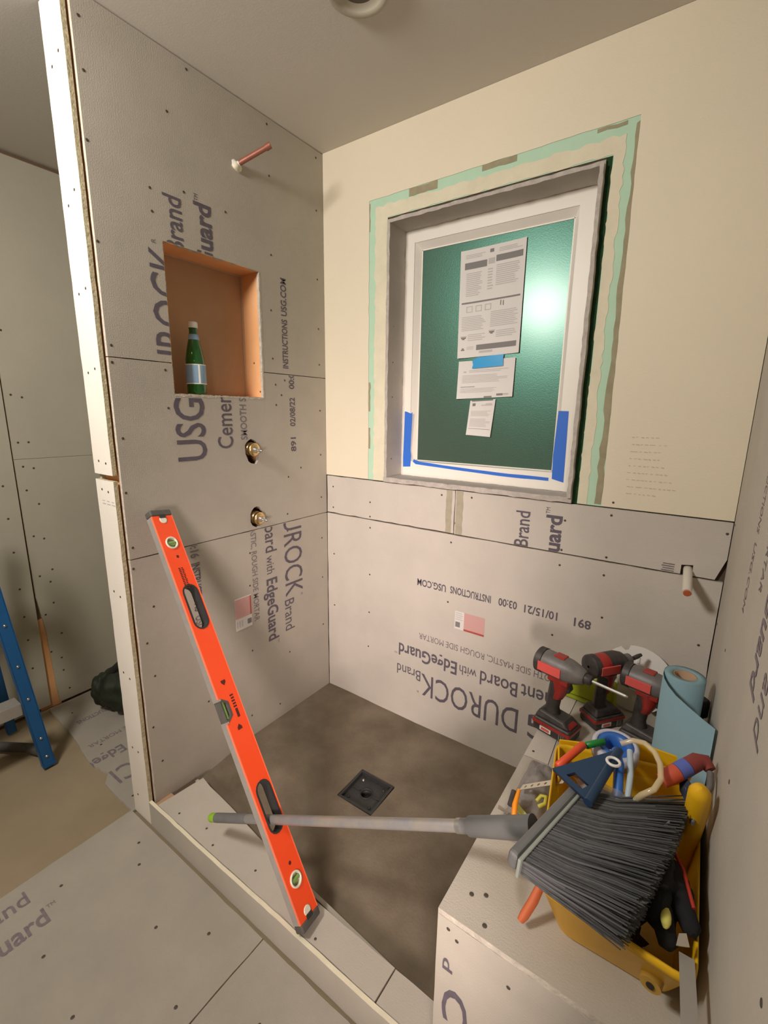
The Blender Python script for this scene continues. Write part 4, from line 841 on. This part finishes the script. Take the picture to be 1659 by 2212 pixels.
    g = G(); g.lathe([(0.0362, -0.066), (0.0362, -0.048)], tblack, o=(0, 0, zc), ax=(1, 0, 0), n=24, cap=False); g.lathe([(0.0362, -0.066), (0.030, -0.070), (0.004, -0.071)], tblack, o=(0, 0, zc), ax=(1, 0, 0), n=24, cap=False); g.build('rear_cap', t)
    g = G(); g.tube([(-0.03, 0.038, zc - 0.02), (-0.028, 0.043, 0.14), (-0.02, 0.04, 0.10)], 0.0022, steel, 8); g.build('belt_hook', t)
    return t
driver(1.196, -0.296, math.radians(-14), 'left cordless driver with grey nose and long bit pointing right', 'impact', 1.06)
driver(1.302, -0.164, math.radians(52), 'middle cordless driver with rounded red back turned to the viewer', 'drill', 1.0)
driver(1.420, -0.206, math.radians(-14), 'right cordless driver beside the blue membrane roll', 'impact', 1.0)

# white plastic disc leaning on the wall
t = thing('plastic_flange', 'round white slotted plastic flange leaning on the wall behind the drivers', 'flange', (1.374, -0.034, BZ + 0.113), rot=(math.radians(-10), 0, 0))
g = G(); R1 = 0.108; out = []
for k in range(72):
    q = 2 * math.pi * k / 72; r = R1 - (0.014 if (k % 18) in (4, 5) else 0) ; out.append((r * math.cos(q), r * math.sin(q)))
g.prism(out, [circ(0, 0, 0.030, 24)], 0.006, (0, -0.0, 0), (1, 0, 0), (0, 0, 1), wplas); g.build('flange_plate', t, bevel=0.0015)
g = G(); g.lathe([(0.030, 0.0), (0.030, 0.018), (0.034, 0.018), (0.034, 0.0)], wplas, ax=(0, -1, 0), n=32, cap=False); g.build('flange_hub', t)
for k in range(6):
    q = math.pi / 6 + k * math.pi / 3
    g = G(); g.tube([(0.055 * math.cos(q), -0.001, 0.055 * math.sin(q)), (0.074 * math.cos(q), -0.001, 0.074 * math.sin(q))], 0.006, wplas, 10, squash=0.5); g.build('flange_rib', t)
# lime green case
t = thing('lime_case', 'lime green plastic case lying behind the cordless drivers', 'case', (1.240, -0.078, BZ + 0.0006), rot=(0, 0, math.radians(-4)))
g = G(); g.hexa([(-0.080, -0.021, 0), (0.094, -0.021, 0), (0.094, 0.020, 0), (-0.080, 0.020, 0)], [(-0.046, -0.018, 0.112), (0.088, -0.018, 0.104), (0.088, 0.018, 0.104), (-0.046, 0.018, 0.112)], limebox); g.build('case_body', t, bevel=0.012, seg=4)
g = G(); rbox(g, (0.006, -0.0205, 0.022), (0.080, 0.0016, 0.0016), mat('lime_dark', (0.16, 0.22, 0.01), 0.5)); g.build('case_seam', t)

# roll of light blue membrane
t = thing('membrane_roll', 'upright roll of light blue membrane with a loose flap in the bench corner', 'roll', (1.497, -0.325, BZ + 0.0006))
g = G(); ZT = 0.318
def ringc(r, z, n=40): return [V((r * math.cos(2 * math.pi * k / n), r * math.sin(2 * math.pi * k / n), z)) for k in range(n)]
g.loft([ringc(0.045, 0.0), ringc(0.045, ZT), ringc(0.026, ZT), ringc(0.026, 0.0)], memb, True, False); g.build('membrane', t)
g = G(); g.loft([ringc(0.0262, 0.0), ringc(0.0262, ZT - 0.001), ringc(0.0225, ZT - 0.001), ringc(0.0225, 0.0)], card, True, False); g.build('core', t)
g = G(); path = [(-0.040, 0.022), (-0.0455, 0.0), (-0.0465, -0.02), (-0.043, -0.045), (-0.032, -0.070), (-0.014, -0.098), (0.012, -0.126), (0.038, -0.152), (0.064, -0.176)]
tops = [ZT, ZT, ZT - 0.001, ZT - 0.003, ZT - 0.007, ZT - 0.011, ZT - 0.014, ZT - 0.017, ZT - 0.019]
bots = [0.0] * 9
vs = []; n = len(path)
for i, (x, y) in enumerate(path): vs += [(x, y, bots[i]), (x, y, tops[i]), (x + 0.0012, y + 0.0018, bots[i]), (x + 0.0012, y + 0.0018, tops[i])]
fs = []
for i in range(n - 1):
    a = i * 4; b = a + 4; fs += [(a, b, b + 1, a + 1), (a + 2, a + 3, b + 3, b + 2), (a + 1, b + 1, b + 3, a + 3)]
g.add(vs, fs, memb, True); g.build('loose_flap', t)
# dark knob behind the roll
t = thing('rubber_cap', 'black rubber cap end wedged behind the membrane roll', 'cap', (1.539, -0.266, BZ + 0.235))
g = G(); g.tube([(0, 0.0, -0.2344), (0, 0.004, -0.05)], 0.014, broomg, 16); g.build('shaft', t)
g = G(); g.tube([(0, 0.004, -0.05), (0, 0.005, -0.045), (0, 0.005, -0.005), (0, 0.005, 0.0)], [0.015, 0.022, 0.022, 0.016], rubber, 20); g.build('cap', t)

# ================================================================ THINGS IN AND ON THE TUB
def simple(name, label, cat, fn, bevel=0.0, group=None, sub=0):
    g = G(); fn(g); o = g.build(name, bevel=bevel, sub=sub); tag(o, label, cat, group); return o
# tape roll blue / white
t = thing('tape_roll', 'blue tape roll with a white rim standing at the back of the tub', 'tape roll', (1.385, -0.560, 0.640), rot=(math.radians(28), 0, 0))
g = G(); g.lathe([(0.024, -0.02), (0.024, 0.02), (0.038, 0.02), (0.038, -0.02), (0.024, -0.02)], bluep, ax=(0, 0.35, 1), n=36, cap=False); g.build('tape', t)
g = G(); g.lathe([(0.0385, -0.012), (0.0385, 0.022), (0.049, 0.018), (0.049, -0.012), (0.0385, -0.012)], mat('tape_rim', (0.52, 0.52, 0.62), 0.5), ax=(0, 0.35, 1), n=36, cap=False); g.build('rim', t)
# markers
def pen(name, p0, p1, r, m, label, capm=None):
    p0 = V(p0); p1 = V(p1); t = thing(name, label, 'marker', p0)
    d = p1 - p0; g = G(); g.tube([V((0, 0, 0)), d * 0.02, d * 0.97, d], [r * 0.7, r, r, r * 0.7], m, 16); g.build('barrel', t)
    if capm: g = G(); g.tube([-d * 0.02, d * 0.25], r * 1.06, capm, 16); g.build('grip_band', t)
    return t
pen('marker', (1.292, -0.700, 0.650), (1.328, -0.622, 0.672), 0.0085, mat('marker_red', (0.80, 0.09, 0.03), 0.4), 'red marker lying across the back left rim of the tub')
pen('marker', (1.331, -0.616, 0.666), (1.364, -0.585, 0.672), 0.0075, mat('marker_green', (0.01, 0.22, 0.04), 0.4), 'green marker end between the red marker and the tape roll')
# navy rafter square: triangle with slot
t = thing('rafter_square', 'navy blue plastic rafter square standing in the tub', 'square', (0, 0, 0))
qa, qb, qc = V((1.293, -0.745, 0.672)), V((1.400, -0.648, 0.705)), V((1.372, -0.800, 0.680))
e1 = (qb - qa).normalized(); nn = e1.cross(qc - qa).normalized(); e2 = nn.cross(e1)
def l2(p): d = p - qa; return (d.dot(e1), d.dot(e2))
A2, B2, C2 = l2(qa), l2(qb), l2(qc)
g = G(); slot = [tuple(A2[i] * a + B2[i] * b + C2[i] * c for i in (0, 1)) for a, b, c in ((0.66, 0.08, 0.26), (0.54, 0.20, 0.26), (0.14, 0.20, 0.66), (0.22, 0.08, 0.70))]
g.prism([A2, B2, C2], [slot], 0.007, qa, e1, e2, navy, navy_d); g.build('square_plate', t, bevel=0.001)
g = G(); g.tube([qb - nn * 0.0035, qc - nn * 0.0035], 0.009, navy, 12, upv=nn); g.build('square_fence', t)
g = G()
g.text('7   6   5   4   3   2', qa + e1 * 0.05 + e2 * 0.012, e1, e2, 0.075, 0.004, mat('scale_print', (0.20, 0.42, 0.62), 0.5), 0.0, lift=0.0008); g.build('scale_marks', t)
# blue clamp
t = thing('spring_clamp', 'blue clamp with a clear round pad in the middle of the tub', 'clamp', (0, 0, 0))
g = G(); g.tube([(1.392, -0.640, 0.700), (1.404, -0.668, 0.690), (1.412, -0.715, 0.665), (1.408, -0.755, 0.62)], [0.012, 0.014, 0.014, 0.012], bluep, 12, squash=0.7); g.build('clamp_arm', t)
g = G(); g.tube([(1.418, -0.632, 0.705), (1.428, -0.69, 0.692), (1.432, -0.75, 0.63)], [0.006, 0.006, 0.006], mat('clamp_pale', (0.45, 0.55, 0.62), 0.4), 10); g.build('clamp_bar', t)
g = G(); g.tube([(1.396 + 0.012 * math.cos(q), -0.700 + 0.012 * math.sin(q), 0.715) for q in [2 * math.pi * k / 16 for k in range(17)]], 0.003, clear if False else wplas, 8, cap=False); g.build('clamp_pad', t)
# clear hose loop
hp = [(1.398, -0.612, 0.700), (1.420, -0.602, 0.712), (1.442, -0.612, 0.722), (1.462, -0.640, 0.728), (1.474, -0.672, 0.728), (1.478, -0.705, 0.722), (1.470, -0.728, 0.712), (1.452, -0.735, 0.695), (1.44, -0.72, 0.66)]
simple('clear_hose', 'looped clear plastic hose at the right of the rafter square', 'hose', lambda g: g.tube(hp, 0.0055, hose, 12))
# red and blue hooked handle
t = thing('hacksaw', 'hacksaw with curved red and blue handle at the right wall', 'saw', (0, 0, 0))
hs = [V(p) for p in ((1.480, -0.672, 0.694), (1.490, -0.662, 0.702), (1.503, -0.648, 0.709), (1.518, -0.630, 0.716), (1.533, -0.610, 0.722), (1.547, -0.602, 0.722), (1.556, -0.612, 0.716))]
g = G(); g.tube(hs[0:3], [0.013, 0.016, 0.0165], mat('handle_red', (0.55, 0.09, 0.045), 0.55), 16); g.build('grip_end', t)
g = G(); g.tube(hs[2:4], [0.0168, 0.0168], mat('handle_blue', (0.10, 0.14, 0.48), 0.6), 16); g.build('grip_band', t)
g = G(); g.tube(hs[3:7], [0.0165, 0.0165, 0.015, 0.010], mat('handle_maroon', (0.24, 0.045, 0.04), 0.6), 16); g.build('grip', t)
g = G(); g.tube([(1.556, -0.617, 0.714), (1.557, -0.645, 0.702), (1.545, -0.680, 0.690), (1.536, -0.70, 0.65)], [0.006, 0.006, 0.005, 0.004], tgrey, 10); g.build('frame', t)
g = G(); plate(g, [(1.505, -0.632, 0.712), (1.530, -0.66, 0.700), (1.531, -0.69, 0.672), (1.512, -0.66, 0.680)], 0.003, navy_d); g.build('jaw', t)
# crumpled clear plastic on the tools
def crumple(g, c, r, m, seed): blob(g, c, r, m, 3, 0.55, 3.5, seed)
simple('plastic_bag', 'crumpled clear plastic bag between the tools and the broom bristles', 'bag', lambda g: crumple(g, (1.412, -0.735, 0.640), (0.065, 0.035, 0.030), clear, 3))
simple('plastic_bag', 'small crumpled clear bag under the hose loop at right of tub', 'bag', lambda g: crumple(g, (1.487, -0.748, 0.630), (0.030, 0.032, 0.028), clear, 8))
# grey bag with parts, left of the tub on the bench
def grey_bag(g):
    bm = bmesh.new(); from_q = [(1.178, -0.455), (1.262, -0.455), (1.262, -0.735), (1.178, -0.742)]
    n = 22; vs = []
    for j in range(n + 1):
        for i in range(n + 1):
            u = i / n; v = j / n
            a = V((*from_q[0], 0)) * (1 - u) + V((*from_q[1], 0)) * u; b = V((*from_q[3], 0)) * (1 - u) + V((*from_q[2], 0)) * u; p = a * (1 - v) + b * v
            e = math.sin(math.pi * min(1, max(0, u))) ** 0.5 * math.sin(math.pi * v) ** 0.5
            z = BZ + 0.0012 + e * (0.024 + 0.014 * NZ.noise(V((p.x * 38, p.y * 38, 2))) + 0.006 * NZ.noise(V((p.x * 110, p.y * 110, 5))))
            vs.append((p.x + 0.006 * NZ.noise(V((v * 5, 0, 1))), p.y, z))
    g.add(vs, [(j * (n + 1) + i, (j + 1) * (n + 1) + i, (j + 1) * (n + 1) + i + 1, j * (n + 1) + i + 1) for j in range(n) for i in range(n)], cleargrey, True); bm.free()
simple('poly_bag', 'wrinkled grey see-through plastic bag lying on the bench left of tub', 'bag', grey_bag)
# punched metal strip
t = thing('punched_strap', 'pale punched metal strap lying across the grey plastic bag', 'strap', (0, 0, 0))
g = G(); s0 = V((1.196, -0.610, BZ + 0.036)); s1 = V((1.300, -0.640, BZ + 0.135)); su = (s1 - s0).normalized(); sv = (V((0.1, 1, 0.1)) - su * V((0.1, 1, 0.1)).dot(su)).normalized(); SL = (s1 - s0).length
g.prism([(0, -0.010), (SL, -0.010), (SL, 0.010), (0, 0.010)], [circ(0.016 + k * 0.023, 0, 0.0042, 10) for k in range(6)], 0.0012, s0, su, sv, mat('strap_pale', (0.62, 0.56, 0.44), 0.45), steel); g.build('strap', t)
# utility knife
t = thing('utility_knife', 'orange and black utility knife standing on the grey bag', 'knife', (0, 0, 0))
g = G(); g.tube([(1.214, -0.716, BZ + 0.036), (1.207, -0.692, BZ + 0.055), (1.203, -0.655, BZ + 0.066)], [0.009, 0.0095, 0.006], orangek, 12, squash=0.7); g.build('knife_body', t)
g = G(); g.tube([(1.197, -0.694, BZ + 0.050), (1.193, -0.660, BZ + 0.062)], [0.007, 0.006], tblack, 10); g.build('knife_slider', t)
g = G(); plate(g, [(1.168, -0.688, BZ + 0.030), (1.196, -0.702, BZ + 0.040), (1.196, -0.708, BZ + 0.036), (1.169, -0.696, BZ + 0.026)], 0.0015, chrome); g.build('knife_blade', t)
simple('tile_wedge', 'yellow green plastic clip on the grey bag beside the strap', 'clip', lambda g: g.tube([(1.244, -0.645, BZ + 0.050), (1.250, -0.632, BZ + 0.058), (1.262, -0.632, BZ + 0.062), (1.264, -0.648, BZ + 0.056), (1.252, -0.656, BZ + 0.048)], 0.0045, mat('clip_yellow', (0.62, 0.60, 0.08), 0.4), 8))
simple('lime_strip', 'lime green plastic strip seen through the grey bag', 'strip', lambda g: plate(g, [(1.188, -0.668, BZ + 0.030), (1.250, -0.702, BZ + 0.030), (1.252, -0.690, BZ + 0.032), (1.192, -0.652, BZ + 0.034)], 0.004, mat('strip_lime', (0.42, 0.46, 0.12), 0.5)), 0.001)
# orange handle tip resting between bench and tub
simple('paint_scraper', 'paint scraper with rust orange handle sticking out left below the broom', 'scraper', lambda g: g.tube([(1.296, -0.905, BZ + 0.018), (1.300, -0.898, BZ + 0.026), (1.310, -0.880, BZ + 0.050), (1.318, -0.865, BZ + 0.080)], [0.009, 0.0125, 0.013, 0.011], rust, 12, squash=0.6))
# black gloves / cloth
def gl(g):
    blob(g, (1.482, -0.806, 0.588), (0.056, 0.074, 0.046), cloth, 4, 0.32, 2.6, 1)
t = thing('work_glove', 'heap of black work gloves in the tub beside the bristles', 'gloves', (0, 0, 0))
g = G(); gl(g); g.build('palm', t)
for i, (a, b) in enumerate((((1.500, -0.775, 0.605), (1.548, -0.868, 0.600)), ((1.490, -0.83, 0.60), (1.520, -0.905, 0.590)), ((1.500, -0.820, 0.610), (1.500, -0.885, 0.606)), ((1.43, -0.80, 0.612), (1.405, -0.862, 0.606)))):
    a = V(a); b = V(b); g = G(); g.tube([a, (a + b) / 2 + V((0, 0, 0.008)), b, b + (b - a) * 0.08], [0.020, 0.018, 0.014, 0.005], cloth, 12); g.build('glove_finger', t)
g = G(); g.tube([(1.512, -0.735, 0.612), (1.530, -0.790, 0.628), (1.548, -0.845, 0.618)], 0.003, mat('piping_red', (0.42, 0.03, 0.015), 0.6), 8); g.build('piping', t)
g = G(); blob(g, (1.512, -0.888, 0.618), (0.008, 0.019, 0.006), mat('patch_yellow', (0.72, 0.68, 0.16), 0.6), 2, 0.05, 2, 3); g.build('fingertip_patch', t)
# steel ruler and trowel blade sticking out of the front of the tub
t = thing('steel_ruler', 'steel ruler sticking out over the front edge of the tub', 'ruler', (0, 0, 0))
g = G(); plate(g, [(1.533, -0.915, 0.600), (1.553, -0.915, 0.600), (1.566, -1.18, 0.640), (1.546, -1.18, 0.640)], 0.0016, mat('ruler_grey', (0.40, 0.38, 0.35), 0.45, metal=0.3)); g.build('ruler_blade', t)
simple('small_scraper', 'small shiny scraper blade above the steel ruler', 'scraper', lambda g: g.prism([(0, 0), (0.018, 0.003), (0.014, 0.020), (0.004, 0.017)], [], 0.002, (1.528, -0.918, 0.612), (0.95, 0.1, 0.2), (-0.1, 0.9, 0.35), chrome))
# dark brown lump standing in for the shade inside the tub
simple('rag', 'crumpled brown rag in the bottom of the tub', 'rag', lambda g: blob(g, (1.43, -0.84, 0.485), (0.060, 0.028, 0.022), mat('tub_shade_brown', (0.07, 0.04, 0.02), 0.95), 3, 0.3, 3, 5))
simple('sponge', 'grey sponge block in the middle of the tub under the clear bags', 'sponge', lambda g: g.box((1.34, -0.76, 0.460), (1.425, -0.62, 0.585), mat('sponge_grey', (0.16, 0.15, 0.13), 0.95, bump=0.5, bscale=120)), 0.012)

# ================================================================ LEFT ROOM: ladder, bag, hose
t = thing('step_ladder', 'blue fibreglass step ladder with grey treads at the left edge', 'ladder', (0, 0, ZO))
fz = lambda k, x, y0, y1, h: V((x, y0 + (y1 - y0) * k, h * k))
def rail(p0, p1, wy, wx, nm):
    g = G(); p0 = V(p0); p1 = V(p1)
    # C channel: web and two flanges
    g.hexa([p0 + V((wx - 0.004, -wy, 0)), p0 + V((wx, -wy, 0)), p0 + V((wx, wy, 0)), p0 + V((wx - 0.004, wy, 0))], [p1 + V((wx - 0.004, -wy, 0)), p1 + V((wx, -wy, 0)), p1 + V((wx, wy, 0)), p1 + V((wx - 0.004, wy, 0))], blueF)
    for s_ in (-1, 1):
        g.hexa([p0 + V((-wx, s_ * wy - 0.002, 0)), p0 + V((wx, s_ * wy - 0.002, 0)), p0 + V((wx, s_ * wy + 0.002, 0)), p0 + V((-wx, s_ * wy + 0.002, 0))], [p1 + V((-wx, s_ * wy - 0.002, 0)), p1 + V((wx, s_ * wy - 0.002, 0)), p1 + V((wx, s_ * wy + 0.002, 0)), p1 + V((-wx, s_ * wy + 0.002, 0))], blueF)
    return g.build(nm, t)
rail((-0.650, -1.056, 0.0), (-0.690, -1.165, 1.15), 0.021, 0.012, 'front_rail')
rail((-0.650, -1.50, 0.0), (-0.690, -1.40, 1.15), 0.021, 0.012, 'front_rail')
rail((-1.02, -1.075, 0.0), (-0.80, -1.18, 1.15), 0.016, 0.010, 'rear_rail')
rail((-1.02, -1.49, 0.0), (-0.80, -1.40, 1.15), 0.016, 0.010, 'rear_rail')
for k, h in enumerate((0.31, 0.64, 0.97)):
    f_ = h / 1.15; x = -0.690 - 0.04 * f_; ya, yb = -1.48 + 0.1 * f_, -1.080 - 0.11 * f_
    g = G(); g.box((x - 0.036, ya, h), (x + 0.036, yb, h + 0.004), alum)
    g.box((x + 0.032, ya, h - 0.045), (x + 0.036, yb, h), alum); g.box((x - 0.036, ya, h - 0.045), (x - 0.032, yb, h), alum)
    for q in range(6): g.box((x - 0.034 + q * 0.0125, ya, h + 0.004), (x - 0.029 + q * 0.0125, yb, h + 0.006), alum)
    g.build('tread', t)
for h in (0.05, 0.14, 0.33, 0.48, 0.66):
    f_ = h / 1.15
    g = G(); g.lathe([(0.006, 0), (0.005, 0.003), (0.001, 0.004)], chrome, o=(-0.650 - 0.04 * f_ + 0.012, -1.056 - 0.109 * f_, h), ax=(1, 0, 0), n=10); g.build('rivet', t)
g = G(); g.box((-0.666, -1.079, 0.0), (-0.636, -1.033, 0.014), blueF); g.build('foot_pad', t)
# black hose on the floor
simple('vacuum_hose', 'black ribbed hose curving over the floor behind the ladder', 'hose', lambda g: g.tube([(-0.72, -1.045, ZO + 0.021), (-0.80, -1.075, ZO + 0.022), (-0.91, -1.145, ZO + 0.022), (-0.97, -1.24, ZO + 0.022), (-0.98, -1.42, ZO + 0.022), (-0.98, -1.8, ZO + 0.022)], [0.020] * 6, rubgrey, 14))
# dark bag
t = thing('tool_bag', 'dark green and black bag on the floor behind the partition', 'bag', (-0.80, -0.70, ZO + 0.0))
g = G(); blob(g, (0.02, 0.02, 0.115), (0.120, 0.095, 0.108), bagm, 4, 0.12, 2.2, 4); g.build('bag_body', t)
g = G(); blob(g, (-0.045, -0.035, 0.115), (0.050, 0.055, 0.085), bagm, 4, 0.10, 2.5, 9); g.build('side_pocket', t)
g = G(); g.tube([(-0.03, -0.055, 0.14), (0.02, -0.01, 0.23), (0.08, 0.06, 0.31), (0.14, 0.12, 0.30)], [0.012, 0.016, 0.020, 0.02], mat('strap_black', (0.012, 0.014, 0.012), 0.8), 10, squash=0.4); g.build('shoulder_strap', t)
# work lamp behind the viewer
t = thing('work_lamp', 'lit work lamp on a tripod behind the viewer', 'lamp', (2.1, -2.80, ZO - 0.0128))
g = G(); g.tube([(0, 0, 0.35), (0, 0, 1.12)], 0.014, tblack, 12); g.build('pole', t)
for k in range(3):
    q = 2 * math.pi * k / 3 + 0.4; g = G(); g.tube([(0, 0, 0.45), (0.32 * math.cos(q), 0.32 * math.sin(q), 0.009)], 0.009, tblack, 8); g.build('leg', t)
g = G(); g.box((-0.09, -0.055, 1.12), (0.09, -0.012, 1.28), tblack); g.build('lamp_housing', t, bevel=0.01)
g = G(); g.box((-0.075, -0.0119, 1.135), (0.075, -0.008, 1.265), lamp_on); g.build('lamp_lens', t)
